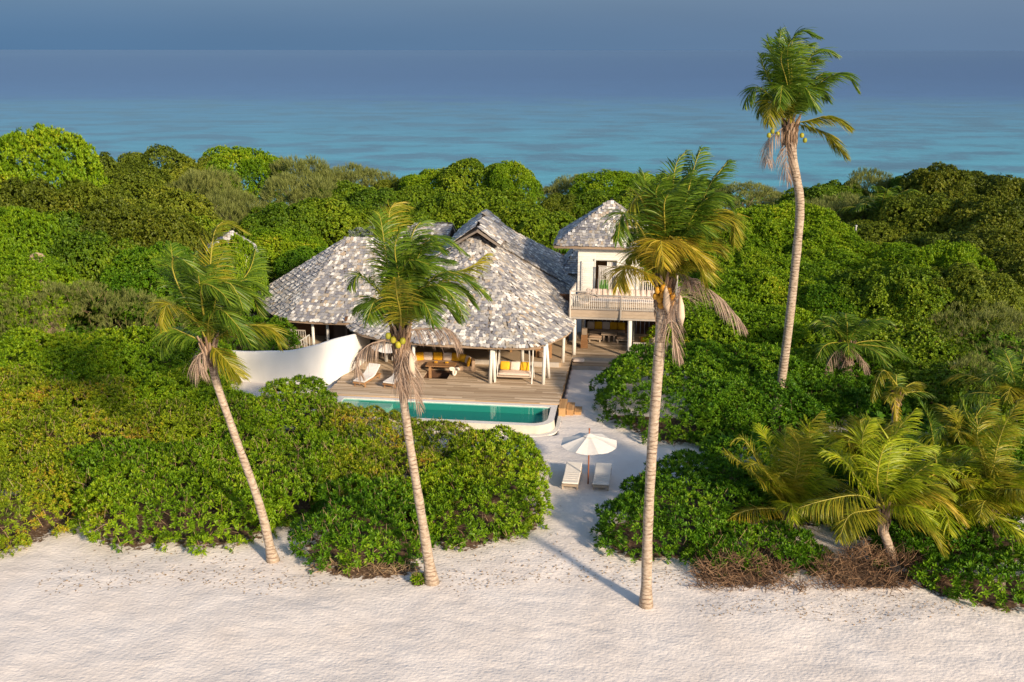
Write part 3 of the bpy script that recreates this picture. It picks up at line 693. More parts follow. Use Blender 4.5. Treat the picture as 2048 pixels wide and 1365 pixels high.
nw = n.new('ShaderNodeTexNoise'); nw.inputs['Scale'].default_value = 1.5; bp = n.new('ShaderNodeBump'); bp.inputs['Strength'].default_value = .06; bp.inputs['Distance'].default_value = .05
tco = n.new('ShaderNodeTexCoord'); l.new(tco.outputs['Object'], nw.inputs[0]); l.new(nw.outputs[0], bp.inputs['Height']); l.new(bp.outputs[0], gl.inputs['Normal']); l.new(bp.outputs[0], lw_.inputs['Normal'])
l.new(fr0.outputs[0], ms.inputs[0]); l.new(tr.outputs[0], ms.inputs[1]); l.new(gl.outputs[0], ms.inputs[2]); l.new(ms.outputs[0], out.inputs[0])
mb = MB(); mb.add([(*p, .385) for p in inn], [tuple(range(n_))[::-1]]); mb.build('water', m, pool)

# ------------------------------------------------------------ white curved garden wall
gw = thing('garden_wall', 'smooth white plastered wall with a wavy curved top, left of the deck', 'wall', HM, HA)
bot = [(669,758,.2),(690,748,.3),(718,735,.4),(743,719,.5),(752,705,.5),(748,692,.5)]
path = [(-22.0,3.9),(-20.2,3.3),(-18.5,3.0),(-17,2.85),(-15.6,2.7),(-14.3,2.55),(-13.45,2.6),(-13.0,3.1),(-12.6,4.1),(-12.35,5.4),(-12.3,6.6),(-12.35,7.6)]
tops = [2.1,1.82,1.82,1.94,2.07,2.42,2.68,2.75,2.65,2.43,2.05,1.7]
pc = catmull([Vector((a, b, t)) for (a, b), t in zip(path, tops)], 60)
mb = MB(); V, Fs = [], []
for i, p in enumerate(pc):
    t = (pc[min(i+1, 59)] - pc[max(i-1, 0)]); t.z = 0; t.normalize(); nn = Vector((-t.y, t.x, 0)) * .13
    for (o_, z_) in ((-1, -.1), (-1.15, .1), (-1, p.z-.08), (-.7, p.z-.02), (0, p.z), (.7, p.z-.02), (1, p.z-.08), (1, -.1)):
        V.append((p.x + nn.x*o_, p.y + nn.y*o_, z_))
for i in range(59):
    for k in range(7): Fs.append((i*8+k, (i+1)*8+k, (i+1)*8+k+1, i*8+k+1))
Fs += [tuple(range(8)), tuple(59*8 + k for k in range(8))[::-1]]
mb.add(V, Fs, 0, .5); mb.build('wall_body', M['white'], gw, smooth=True)

# ------------------------------------------------------------ furniture
def cushion(mat, parent, c, s=(.5,.2,.45), rot=(0,0,0), name='cushion'):
    mb = MB(); mb.pillow(c, *s, rot=rot, e=.35, n=8); return mb.build(name, M[mat], parent)
def cush_thing(mat, label, u, w, z, s=(.55,.22,.5), tilt=-.25, rz=0., group=None):
    t = hthing('cushion', label, 'cushion', u, w, z, rz, group)
    mb = MB(); mb.pillow((0, 0, s[2]/2), s[0], s[2], s[1], rot=(math.pi/2 + tilt, 0, 0), e=.30, n=8); mb.build('cover', M[mat], t); return t
# built in curved sofa round the table
sofa = hthing('corner_sofa', 'curved taupe sofa around the low table on the deck', 'sofa', -7.1, 5.3, .5)
mb = MB(); path = [(-2.05,-.5),(-2.0,.25),(-1.5,.62),(-.7,.72),(.1,.72),(.8,.62),(1.35,.2),(1.5,-.35)]
sc_ = catmull([Vector((a, b, 0)) for a, b in path], 26)
def sweep(mb, C, o0, o1, z0, z1, m=0):
    V, Fs = [], []; N = len(C)
    for i, p in enumerate(C):
        t = (C[min(i+1, N-1)] - C[max(i-1, 0)]); t.z = 0; t.normalize(); nn = Vector((-t.y, t.x, 0))
        for o_, z_ in ((o0, z0), (o1, z0), (o1, z1-.03), ((o0*.2+o1*.8), z1), ((o0*.8+o1*.2), z1), (o0, z1-.03)): V.append((p.x+nn.x*o_, p.y+nn.y*o_, z_))
    for i in range(N-1):
        for k in range(6): Fs.append((i*6+k, (i+1)*6+k, (i+1)*6+(k+1) % 6, i*6+(k+1) % 6))
    Fs += [tuple(range(6)), tuple((N-1)*6+k for k in range(6))[::-1]]
    mb.add(V, Fs, m, .5)
sweep(mb, sc_, -.65, .12, .05, .30); mb.build('seat', M['brownfab'], sofa)
mb = MB(); sweep(mb, sc_, .12, .32, .0, .62); mb.build('backrest', M['brownfab'], sofa)
cl = [('yellow','mustard cushion at the left end of the curved sofa'),('cream','striped cream cushion second from the left on the curved sofa'),('yellow','mustard cushion third from the left on the curved sofa'),('cream','cream cushion in the middle left of the curved sofa'),
      ('yellow','wide mustard cushion in the middle of the curved sofa'),('cream','taupe cushion right of the middle on the curved sofa'),('yellow','mustard cushion near the right bend of the curved sofa'),('yellow','mustard cushion past the right bend of the curved sofa'),('cream','cream cushion leaning at the right bend of the curved sofa'),('yellow','round yellow cushion at the right end of the curved sofa')]
for i, (mt, lb) in enumerate(cl):
    f = (i + .35) / 9.7 * 25; k = min(int(f), 24); p = sc_[k].lerp(sc_[k+1], f-k); t = (sc_[k+1]-sc_[k]).normalized(); nn = Vector((-t.y, t.x, 0))
    cush_thing(mt, lb, -7.1 + p.x - nn.x*.05, 5.3 + p.y - nn.y*.05, .78, (.56,.2,.5), -.3, math.atan2(t.y, t.x) * 1. , 'cushions on the curved sofa')
tb = hthing('low_table', 'low dark wooden table in the sunken seating area', 'table', -7.25, 4.75, .1)
mb = MB()
for i in range(6): mb.box(-.85, .85, -.42 + i*.145, -.42 + i*.145 + .14, .78, .83)
mb.build('tabletop', M['teak'], tb)
for x in (-.6, .6):
    for y in (-.28, .34): mb = MB(); mb.box(x-.07, x+.07, y-.05, y+.05, -.06, .775); mb.build('leg', M['teak'], tb)
for i, x in enumerate((-.35, .3)):
    t = hthing('tray', ('left','right')[i] + ' one of two small wooden trays on the low table', 'tray', -7.25 + x, 4.95, .932, 0, 'trays on the low table')
    mb = MB(); mb.tube([(0,0,0),(0,0,.03)], [.13,.15], 14); mb.build('dish', M['teak'], t); mb = MB()
    for k in range(5): mb.pillow((math.cos(k*1.26)*.07, math.sin(k*1.26)*.07, .06), .07, .07, .06, e=1, n=5)
    mb.build('fruit', M['yellow'], t)
kn = hthing('knot_sculpture', 'bleached white knotted ornament standing on the deck by the low table', 'ornament', -6.35, 4.1, .5)
mb = MB(); pts = [(.14*(math.sin(t)+1.2*math.sin(2*t)), .10*math.cos(3*t), .30 + .11*(math.cos(t)-1.3*math.cos(2*t))) for t in np.linspace(0, 6.283, 40)]
mb.tube(pts, .065, 8); mb.build('knot', M['ceramic'], kn, smooth=True)
# swing bed
sw = hthing('swing_bed', 'hanging swing bed with rope sides between the two front posts', 'swing', -2.82, 3.7, .5)
mb = MB(); mb.box(-.95,.95,-.42,.42,.28,.36); mb.box(-.95,.95,.42,.5,.28,.75); mb.build('frame', M['paleteak'], sw)
mb = MB(); mb.pillow((0,-.02,.44), 1.86,.82,.2, e=.18, n=10); mb.build('mattress', M['cream'], sw)
for s in (-1, 1):
    for y in (-.4, .45):
        mb = MB(); mb.tube([(s*.94, y, .3), (s*.82, y*.2+.02, 2.15)], [.022,.022], 6); mb.build('hanging_pole', M['whitewood'], sw)
    mb = MB(); mb.tube([(s*1.05, y_, z_) for y_, z_ in ((-.62,.0),(-.05,1.2),(.0,2.25))], [.035,.03,.03], 6); mb.tube([(s*1.05, y_, z_) for y_, z_ in ((.62,.0),(.08,1.2),(.0,2.25))], [.035,.03,.03], 6); mb.build('side_frame', M['whitewood'], sw)
for mt, lb, x in (('yellow','left mustard cushion on the swing bed',-.58),('cream','cream cushion between two mustard ones on the swing bed',0.),('yellow','right mustard cushion on the swing bed',.58)):
    cush_thing(mt, lb, -2.82 + x, 3.98, 1.0, (.56,.2,.5), -.35, random.uniform(-.1,.1), 'cushions on the swing bed')
# loungers
def lounger(label, loc, rz, fabric, frame, group, back=.30, L=2.0, Wd=.72):
    t = thing('sun_lounger', label, 'sun lounger', loc, rz, group)
    mb = MB()
    for s in (-1, 1): mb.bar((s*(Wd/2-.04), -L/2, .24), (s*(Wd/2-.04), L/2, .24), .06, .09)
    mb.bar((-Wd/2, -L/2, .24), (Wd/2, -L/2, .24), .06, .09); mb.bar((-Wd/2, L/2, .24), (Wd/2, L/2, .24), .06, .09)
    for i in range(12): mb.bar((-Wd/2+.08, -L/2+.1+i*.16, .255), (Wd/2-.08, -L/2+.1+i*.16, .255), .10, .02)
    mb.build('frame', M[frame], t)
    for x in (-1, 1):
        for y in (-1, 1): mb = MB(); mb.bar((x*(Wd/2-.04), y*(L/2-.12), -.02), (x*(Wd/2-.04), y*(L/2-.12), .2), .06); mb.build('leg', M[frame], t)
    mb = MB(); V, Fs = [], []; prof = [(-L/2-.01,.30),(-L/2,.38),(0.1,.39),(.35,.40+back*.2),(L/2-.02,.42+back),(L/2,.34+back),(.33,.32+back*.1),(.1,.30)]
    for x in (-Wd/2, Wd/2): V += [(x, y, z) for y, z in prof]
    Fs = [(0,1,2,7),(2,3,6,7),(3,4,5,6)]; Fs = Fs + [tuple(8+k for k in f)[::-1] for f in Fs] + [(i, 8+i, 8+(i+1) % 8, (i+1) % 8) for i in range(8)]
    mb.add(V, Fs, 0, .5)
    o = mb.build('mattress', M[fabric], t); bv = o.modifiers.new('b', 'BEVEL'); bv.width = .03; bv.segments = 2
    mb = MB(); 
    for i in range(5): mb.tube([(-Wd/2+.03, -L/2+.3+i*.22, .392), (Wd/2-.03, -L/2+.3+i*.22, .392)], .012, 4)
    mb.build('piping', M[fabric], o)
    return t
g = onz(1145, 962); lounger('left one of two white cushioned loungers on the sand path', (g.x, g.y, 0), R(-9), 'whitefab', 'paleteak', 'loungers under the beach umbrella', back=.10)
g = onz(1205, 964); lounger('right one of two white cushioned loungers on the sand path, nearer the round bush', (g.x, g.y, 0), R(-9), 'whitefab', 'paleteak', 'loungers under the beach umbrella', back=.10)
p = l2w(-11.0, 2.25, .5); lounger('white lounger with raised back on the deck beside the white wall', p, HA + R(-14), 'whitefab', 'teak', 'loungers on the deck', back=.42, L=1.9)
p = l2w(-9.3, 2.2, .5); lounger('white lounger on the deck mostly hidden behind the central palm trunk', p, HA + R(-14), 'whitefab', 'teak', 'loungers on the deck', back=.42, L=1.9)
def umbrella(label, loc, h, r, pole, rot=0., drop=.42, n=8):
    t = thing('beach_umbrella', label, 'umbrella', loc, rot)
    mb = MB(); mb.tube([(0,0,-.15),(0,0,h+.22)], [.032,.028], 8); mb.pillow((0,0,h+.26), .08,.08,.12, e=1, n=6); mb.build('pole', M[pole], t)
    mb = MB(); V = [(0,0,h)]; K = 4
    for j in range(1, K+1):
        for k in range(n*4):
            a = 2*math.pi*k/(n*4); q = k % 4 / 4; sag = .07 * math.sin(math.pi*q) * j / K
            rr = r * j / K * (1 - .055 * math.sin(math.pi*q))
            V.append((math.cos(a)*rr, math.sin(a)*rr, h - drop * (j/K)**1.15 - sag))
    N = n*4; Fs = [(0, 1+k, 1+(k+1) % N) for k in range(N)]
    for j in range(K-1): Fs += [(1+j*N+k, 1+(j+1)*N+k, 1+(j+1)*N+(k+1) % N, 1+j*N+(k+1) % N) for k in range(N)]
    mb.add(V, Fs, 0, .5); o = mb.build('canopy', M['whitefab'], t, smooth=False); so = o.modifiers.new('s', 'SOLIDIFY'); so.thickness = .012
    mb = MB()
    for k in range(n): a = 2*math.pi*k/n; mb.tube([(0,0,h-.03), (math.cos(a)*r*.97, math.sin(a)*r*.97, h-drop-.03)], .012, 4); mb.tube([(0,0,h-.62),(math.cos(a)*r*.5, math.sin(a)*r*.5, h-drop*.5-.03)], .010, 4)
    mb.build('rib', M[pole], t)
    mb = MB(); a0 = [(math.cos(2*math.pi*k/n)*.28, math.sin(2*math.pi*k/n)*.28, h-.035) for k in range(n)]; mb.add([(0,0,h+.08)] + a0, [(0, 1+k, 1+(k+1) % n) for k in range(n)]); mb.build('vent_cap', M['whitefab'], t)
    return t
g = onz(1177, 967); umbrella('cream beach umbrella on a red brown pole over the two sand loungers', (g.x, g.y, 0), 2.32, 1.28, 'redwood', .25, .38)
umbrella('white umbrella on the deck, mostly behind the central palm', l2w(-9.9, 4.3, .5), 2.0, 1.35, 'whitewood', .1)
# balcony furniture
bed = hthing('daybed', 'long low daybed on the balcony with a row of cream bolsters', 'daybed', 2.9, 10.0, 3.42)
mb = MB(); mb.box(-2.3, 2.2, -.55, .55, .05, .3); mb.build('base', M['paleteak'], bed)
mb = MB(); mb.pillow((-.05, -.1, .4), 4.4, 1.0, .24, e=.15, n=8); mb.build('mattress', M['cream'], bed)
for i in range(13):
    t = hthing('bolster', 'cream bolster in the row along the balcony daybed', 'cushion', .95 + i*.335, 10.3, 3.9, 0, 'cream bolsters on the balcony daybed')
    mb = MB(); mb.pillow((0,0,.24), .34,.62,.26, rot=(.75, random.uniform(-.1,.1), random.uniform(-.1,.1)), e=.4, n=8); mb.build('cover', M['cream'], t)
    mb = MB()
    for s in (-1, 1): mb.tube([(s*.1, -.26, .10), (s*.11, -.10, .34), (s*.10, .12, .50)], .012, 4)
    mb.build('stripe', M['paleteak'], t)
ch = hthing('wicker_chair', 'round backed pale wicker chair at the left end of the balcony', 'chair', .75, 9.35, 3.42)
mb = MB()
for j in range(6): mb.tube([(math.cos(a)*(.30+.02*j), math.sin(a)*(.30+.02*j), .38+.09*j) for a in np.linspace(-.4, 3.54, 12)], .022, 5)
for a in np.linspace(-.4, 3.54, 12): mb.tube([(math.cos(a)*.29, math.sin(a)*.29, .3), (math.cos(a)*.41, math.sin(a)*.41, .85)], .014, 4)
mb.build('backrest', M['paleteak'], ch); mb = MB(); mb.tube([(0,0,.3),(0,0,.38)], [.33,.33], 14); mb.build('seat', M['cream'], ch)
for a in (.8, 2.3, 3.9, 5.5): mb = MB(); mb.tube([(math.cos(a)*.26, math.sin(a)*.26, 0), (math.cos(a)*.24, math.sin(a)*.24, .3)], .025, 5); mb.build('leg', M['paleteak'], ch)
# driftwood rail with a fringe, standing on the balcony
fg = hthing('fringe_screen', 'driftwood bar with long pale fringe hanging over the balcony', 'screen', 2.9, 10.75, 3.42)
mb = MB(); mb.tube([(-1.4,0,2.32),(0,.03,2.26),(1.4,0,2.28)], [.04,.05,.04], 7); mb.tube([(-1.35,0,0),(-1.35,0,2.32)], .035, 6); mb.tube([(1.35,0,0),(1.35,0,2.3)], .035, 6); mb.build('frame', M['greywood'], fg)
mb = MB()
for i in range(70):
    x = -1.3 + i*.037; L = random.uniform(.5, 1.15); mb.tube([(x,0,2.26),(x+random.uniform(-.02,.03),-.03,2.26-L*.5),(x+random.uniform(-.03,.05),-.02,2.26-L)], [.012,.012,.006], 3)
mb.build('fringe', M['whitefab'], fg)
th_ = hthing('throw_blanket', 'green blanket hanging beside the tower doorway', 'blanket', 1.85, 10.85, 3.42)
mb = MB()
for i in range(8): mb.tube([(-.25+i*.07, 0+.03*(i % 2), 1.45), (-.27+i*.075, -.03+.04*(i % 2), .8), (-.26+i*.075, 0, .25)], [.04,.05,.05], 6)
mb.build('cloth', M['greenfab'], th_, smooth=True); mb = MB(); mb.tube([(-.4,0,1.47),(.4,0,1.47)], .02, 5); mb.tube([(-.38,0,0),(-.38,0,1.47)], .02, 5); mb.tube([(.38,0,0),(.38,0,1.47)], .02, 5); mb.build('rack', M['greywood'], th_)
# lounge under the tower
def bench(label, u, w, z, L, d, rz=0., group=None, back=True):
    t = hthing('lounge_bench', label, 'bench', u, w, z, rz, group); mb = MB(); mb.box(-L/2, L/2, -d/2, d/2, .18, .26); 
    for x in (-L/2+.12, L/2-.12):
        for y in (-d/2+.1, d/2-.1): mb.box(x-.05, x+.05, y-.05, y+.05, 0, .178)
    mb.build('frame', M['paleteak'], t); mb = MB(); mb.pillow((0,0,.33), L*.97, d*.95, .16, e=.2, n=8); mb.build('seat', M['brownfab'], t)
    if back: mb = MB(); mb.box(-L/2, L/2, d/2-.02, d/2+.06, .262, .8); mb.build('backrest', M['teak'], t)
    return t
bench('long dark bench against the back wall of the shaded lounge', 2.0, 13.4, .53, 2.5, .8)
bench('left side bench of the shaded lounge', 1.35, 12.2, .53, .9, .75, 0, None, False)
bench('right side bench of the shaded lounge', 3.15, 12.1, .53, .9, .75, 0, None, False)
for i, (mt, lb) in enumerate((('cream','pale cushion at the left end of the shaded back bench'),('yellow','mustard cushion left of the middle on the shaded back bench'),('cream','pale cushion in the middle of the shaded back bench'),('yellow','mustard cushion right of the middle on the shaded back bench'),('yellow','mustard cushion at the right end of the shaded back bench'))):
    cush_thing(mt, lb, 1.0 + i*.5, 13.6, .93, (.5,.2,.5), -.25, 0, 'cushions on the shaded back bench')
t = hthing('small_table', 'pale low table with stout legs in the shaded lounge', 'table', 2.25, 12.3, .53)
mb = MB(); mb.box(-.5,.5,-.32,.32,.44,.50); mb.build('tabletop', M['paleteak'], t)
for x in (-.33,.0,.33): mb = MB(); mb.box(x-.06,x+.06,-.2,.2,0,.438); mb.build('leg', M['paleteak'], t)
t = hthing('log_stool', 'stack of two sawn wooden blocks beside the left post of the shaded lounge', 'stool', .75, 10.6, .53)
mb = MB(); mb.box(-.22,.22,-.2,.2,0,.48); mb.box(-.20,.2,-.18,.18,.482,.86); mb.build('block', M['teak'], t); mb = MB(); mb.box(-.16,.16,-.14,.14,.862,1.25); mb.build('box', M['paleteak'], t)
for i, (u, lb) in enumerate(((.55,'left cream floor cushion at the end of the lounge step'),(3.25,'right cream floor cushion at the end of the lounge step, beside the bush'))):
    t = hthing('floor_cushion', lb, 'cushion', u, 8.15, .34, 0, 'floor cushions on the lounge step'); mb = MB(); mb.pillow((0,0,.09), .72,.55,.2, e=.3, n=8); mb.build('cover', M['cream'], t)
bench('small bench with cushions right of the lounge post', 5.0, 10.3, .53, 1.7, .7)
for i, (mt, lb) in enumerate((('yellow','mustard cushion on the left of the small right bench'),('cream','cream cushion in the middle of the small right bench'),('yellow','mustard cushion on the right of the small right bench'))):
    cush_thing(mt, lb, 4.5 + i*.5, 10.5, .93, (.48,.2,.46), -.25, 0, 'cushions on the small right bench')
rl = hthing('low_fence', 'low pale slatted fence right of the lounge post above the bush', 'fence', 0, 0, 0); railing(rl, (3.8, 9.1), (6.1, 9.1), .53, .85, .13)
t = hthing('dining_table', 'yellow toned wooden table in the shade behind the swing bed', 'table', -4.3, 8.6, .75)
mb = MB(); mb.box(-.8,.8,-.4,.4,.66,.72); mb.build('tabletop', M['deck2'], t)
for x in (-.7,.7):
    for y in (-.3,.3): mb = MB(); mb.box(x-.06,x+.06,y-.06,y+.06,0,.658); mb.build('leg', M['deck2'], t)
t = hthing('log_chair', 'dark barrel chair in the shade left of the lounge post', 'chair', -1.5, 7.4, .75)
mb = MB()
for k in range(7): a = k*.5; mb.box(math.cos(a)*.4-.08, math.cos(a)*.4+.08, math.sin(a)*.4-.06, math.sin(a)*.4+.06, 0, .85)
mb.build('backrest', M['teak'], t); mb = MB(); mb.tube([(0,0,.1),(0,0,.42)], [.33,.33], 12); mb.build('seat', M['brownfab'], t)
# distant small roof behind the trees
hut = thing('small_hut', 'little shingled roof peak among trees behind the leftmost palm', 'house', flat(ony(462, 470, 66)), .3)
zt = ony(462, 463, 66).z
mb = MB(); c4 = [Vector((-1.5,-1.5,zt-1.2)), Vector((1.5,-1.5,zt-1.2)), Vector((1.5,1.5,zt-1.2)), Vector((-1.5,1.5,zt-1.2))]
for i in range(4): 
    mb.add([c4[i], c4[(i+1) % 4], Vector((0,0,zt))], [(0,1,2)], 1, .5); shingles(mb, [c4[i], c4[(i+1) % 4], Vector((0,0,zt))], e=.28, w=(.18,.32))
mb.build('roof', [M['shingle'], M['rooffelt']], hut); mb = MB(); mb.box(-1.1,1.1,-1.1,1.1,0,zt-1.25); mb.build('wall', M['whitewood'], hut)
# pole, rocks, driftwood
p = ony(1708, 500, 82); zt = ony(1708, 452, 82).z
t = thing('metal_pole', 'thin grey pole standing among the trees on the right', 'pole', (p.x, 82, 0)); mb = MB(); mb.tube([(0,0,0),(0,0,zt)], [.09,.07], 8); mb.build('shaft', M['metal'], t); mb = MB(); mb.tube([(0,0,zt),(0,0,zt+.1)], [.1,.1], 8); mb.build('cap', M['metal'], t)
def rock(name, label, cat, px, py, s, z=0, n=1):
    p = onz(px, py, z); mb = MB(); 
    for k in range(n): mb.pillow((random.uniform(-.5,.5)*s[0]*(n>1), random.uniform(-.4,.4)*s[1]*(n>1), s[2]*.3), s[0]*random.uniform(.8,1.1)/(1+.4*(n>1)), s[1]/(1+.4*(n>1)), s[2], rot=(random.uniform(-.2,.2), random.uniform(-.2,.2), random.random()*3), e=.85, n=10)
    o = mb.build(name, M['coral']); o.location = (p.x, p.y, z)
    tx = bpy.data.textures.new('rough', 'CLOUDS'); tx.noise_scale = .3; d = o.modifiers.new('d', 'DISPLACE'); d.texture = tx; d.strength = .18; d.texture_coords = 'GLOBAL'
    return tag(o, label, cat)
rock('coral_rock', 'pale coral rock heap between the bushes above the young low palm', 'rock', 1712, 850, (1.5,.9,.6), 0, 4)
rock('coral_rock', 'pale rocks in the gap above the rightmost low palms', 'rock', 1915, 865, (1.5,.8,.5), 0, 3)
rock('coral_rock', 'grey stone showing through the scrub on the left', 'rock', 148, 748, (.6,.35,.25), 2.15)
rock('coral_rock', 'grey slab half hidden in bushes near the right edge', 'rock', 1915, 738, (1.6,.6,.4), 1.5)
for (pts, lb) in (([(1648,1092),(1668,1120),(1680,1152)],'thin dark branch lying across the sand gully, the longer of two'),([(1682,1150),(1695,1158),(1706,1166)],'short dark branch at the lower end of the sand gully'),([(1178,770),(1184,774),(1190,778)],'forked twig lying on the sand before the lounge step')):
    mb = MB(); P = [onz(*q, .06) for q in pts]; mb.tube(P, [.02,.03,.015], 5); mb.tube([P[1], P[1] + Vector((.25,.12,.03))], [.012,.006], 4); tag(mb.build('fallen_branch', M['bark']), lb, 'branch')
t = thing('tree_stump', 'grey stump among the low green plants at the bottom right', 'stump', onz(2003, 1176)); mb = MB(); mb.tube([(0,0,-.1),(.03,0,.3),(.1,0,.75)], [.14,.1,.09], 8); mb.build('trunk', M['palmbark'], t)
for k in range(9):
    mb = MB(); a = k*.7; L = .34; d = Vector((math.cos(a), math.sin(a)*.6, .25)); s_ = Vector((-math.sin(a), math.cos(a), 0)); c = Vector((.1,0,.75+.07*k)) + d*.1
    mb.add([c, c+d*L*.4+s_*.13, c+d*L*.8+s_*.09, c+d*L, c+d*L*.8-s_*.09, c+d*L*.4-s_*.13], [(0,1,2,3,4,5)], 0, .9); mb.build('leaf', G['naupaka'], t)

# ------------------------------------------------------------ shrubs near the beach and house
def D(px, Y, rx, ry, h):                 # one mound, centre column px at distance Y
    return (ony(px, 900, Y).x if False else (px - 1024) / F * (Y * CP + (CAM_H - h*.5) * SP), Y, rx, ry, h)
shrub('scrub_bush', 'olive and rust tinted scrub by the beach at the far left edge', 'scrub',
      [D(10, 37.2, 2.8, 3.2, 2.0), D(-60, 43, 3.2, 3.2, 2.5), D(130, 38.6, 2.0, 2.4, 1.5)], stems=420)
shrub('green_bush', 'bright green leafy bush facing the beach left of the leftmost palm trunk', 'naupaka',
      [D(300, 37.3, 2.6, 2.5, 1.9), D(440, 37.0, 2.5, 2.2, 1.8), D(240, 39.8, 2.4, 2.2, 2.1), D(380, 39.7, 2.4, 2.2, 2.0)], stems=420)
shrub('scrub_bush', 'brownish sparse scrub with many bare twigs above the far left beach bushes', 'scrub',
      [D(130, 42.6, 2.6, 2.5, 2.4), D(20, 47.5, 3.0, 3, 2.7), D(180, 46.6, 2.9, 2.6, 2.7), D(320, 43.8, 2.6, 2.5, 2.4)], stems=900)
shrub('green_bush', 'yellow green bush in front of the pool between the two leaning palm trunks', 'naupaka',
      [D(560, 38.6, 2.2, 2.0, 1.7), D(500, 41.4, 2.4, 2.2, 1.9), D(640, 41.6, 2.5, 2.2, 1.8), D(480, 45.2, 2.4, 2.2, 2.1), D(600, 45.8, 2.2, 2.0, 2.2)], stems=900)
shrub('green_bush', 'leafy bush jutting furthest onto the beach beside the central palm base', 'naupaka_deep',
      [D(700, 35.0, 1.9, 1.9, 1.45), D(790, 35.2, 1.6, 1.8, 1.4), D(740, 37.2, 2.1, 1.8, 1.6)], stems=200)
shrub('green_bush', 'twiggy olive hedge just below the pool behind the central palm trunk', 'scrub',
      [D(720, 40.2, 2.1, 2.0, 1.65), D(830, 39.6, 2.1, 2.0, 1.7), D(770, 43.6, 2.3, 1.9, 2.0), D(880, 42.8, 2.2, 1.9, 1.8), D(700, 44.6, 2.0, 1.8, 2.1)], stems=900)
shrub('green_bush', 'rounded end of the long hedge facing the sand path left of the umbrella', 'naupaka',
      [D(930, 36.6, 1.7, 1.9, 1.5), D(1005, 37.6, 1.7, 2.0, 1.6), D(990, 40.4, 2.0, 2.0, 1.75), D(900, 38.4, 1.8, 1.8, 1.6), D(985, 42.6, 1.9, 1.6, 1.6)], stems=200)
shrub('green_bush', 'broad green mound on the left behind the leftmost palm trunk', 'naupaka',
      [D(330, 48.6, 3.2, 2.6, 2.6), D(420, 46.6, 2.2, 2.2, 2.1), D(250, 53, 3.6, 3., 3.4), D(350, 53.6, 3.2, 2.8, 3.2)], stems=80)
shrub('green_bush', 'tall yellow green mound at the left edge beyond the twiggy scrub', 'naupaka',
      [D(60, 53, 3.8, 3.2, 3.1), D(150, 51, 3.0, 2.8, 2.9), D(-40, 51, 3.2, 3, 2.8)], stems=80)
shrub('plumeria_bush', 'small light green bush standing alone before the white curved wall', 'naupaka',
      [D(615, 48.9, 1.3, 1.1, 2.2), D(560, 48.8, 1.0, .8, 2.1)], stems=60)
shrub('green_bush', 'deep green bush at the left end of the white wall behind the palm trunk', 'naupaka',
      [D(475, 48.6, 1.1, 1.1, 1.3), D(395, 49.2, 1.6, 1.6, 1.7)], stems=40)
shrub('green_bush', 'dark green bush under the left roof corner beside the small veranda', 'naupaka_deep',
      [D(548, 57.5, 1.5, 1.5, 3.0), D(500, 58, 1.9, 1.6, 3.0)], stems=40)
shrub('feathery_bush', 'fine leaved wind bent bush in the left middle ground', 'feather',
      [D(140, 58, 4.2, 2.6, 4.9), D(270, 57.5, 3.2, 2.4, 4.4), D(20, 59, 3.5, 3, 5.0)], stems=160, ls=1.0, cover=1.5, inner=.6)
shrub('green_bush', 'dense dark green bush right of the path nearest the camera', 'naupaka_deep',
      [D(1285, 35.7, 1.6, 1.8, 1.6), D(1360, 35.9, 1.9, 2.0, 1.7), D(1318, 38.0, 1.35, 1.5, 1.5), D(1385, 39.4, 1.8, 1.9, 1.8), D(1440, 38.2, 2.0, 2.2, 1.8)], stems=80)
shrub('green_bush', 'small bush with leggy stems below the young low palm', 'naupaka_deep',
      [D(1460, 34.3, 1.3, 1.2, 1.1), D(1550, 34.3, 1.4, 1.2, 1.05), D(1615, 33.9, .6, .7, .6)], stems=200)
t = thing('dry_brush', 'heap of dry brown twigs on the sand below the young low palm', 'brushwood', (8.3, 32.3, 0))
FOOT.append((8.3, 33.0, 1.9, 1.0)); mb = stems_mesh('twigs', [(-.9, .5, .0, .9, .7, .55), (.2, .7, .05, 1.0, .6, .8), (1.3, .5, .05, .9, .6, .5), (.1, -.1, 0, 1.5, .6, .28), (-1.3, -.3, 0, .8, .4, .15), (1.5, -.4, 0, .9, .45, .18)], 1700, (.3, .9), .014, .25, lay=.45, mat=M['drytwig']); mb.parent = t; mb['kind'] = 'stuff'
t = thing('dry_brush', 'brown tangle of dead twigs beneath the low palms at the lower right', 'brushwood', (13.0, 32.2, 0))
FOOT.append((13.0, 33.0, 2.1, 1.1)); mb = stems_mesh('twigs', [(-1.3, .6, .1, .9, .7, .6), (-.2, .8, .1, 1.0, .8, 1.0), (1.1, .7, .1, 1.1, .7, .8), (2.3, .4, 0, .9, .6, .4), (.1, 0, 0, 1.8, .6, .25), (-1.5, -.2, 0, .9, .4, .15)], 1900, (.3, 1.0), .014, .3, lay=.4, mat=M['drytwig']); mb.parent = t; mb['kind'] = 'stuff'
t = thing('dry_brush', 'thin line of dry litter under the hedge left of the central palm base', 'brushwood', (-5.4, 33.2, 0))
FOOT.append((-5.2, 33.4, 2.2, .7)); mb = stems_mesh('twigs', [(-.9, .1, 0, 1.2, .5, .25), (.9, 0, 0, 1.3, .5, .25)], 500, (.3, .8), .012, .15, lay=.6); mb.parent = t; mb['kind'] = 'stuff'
shrub('green_bush', 'small green tuft on the beach below the dry twig heap', 'naupaka', [D(1632, 33.3, .35, .35, .4)], stems=5)
shrub('green_bush', 'tiny green sprout at the foot of the central palm', 'naupaka', [D(838, 32.3, .16, .14, .22)], stems=3)
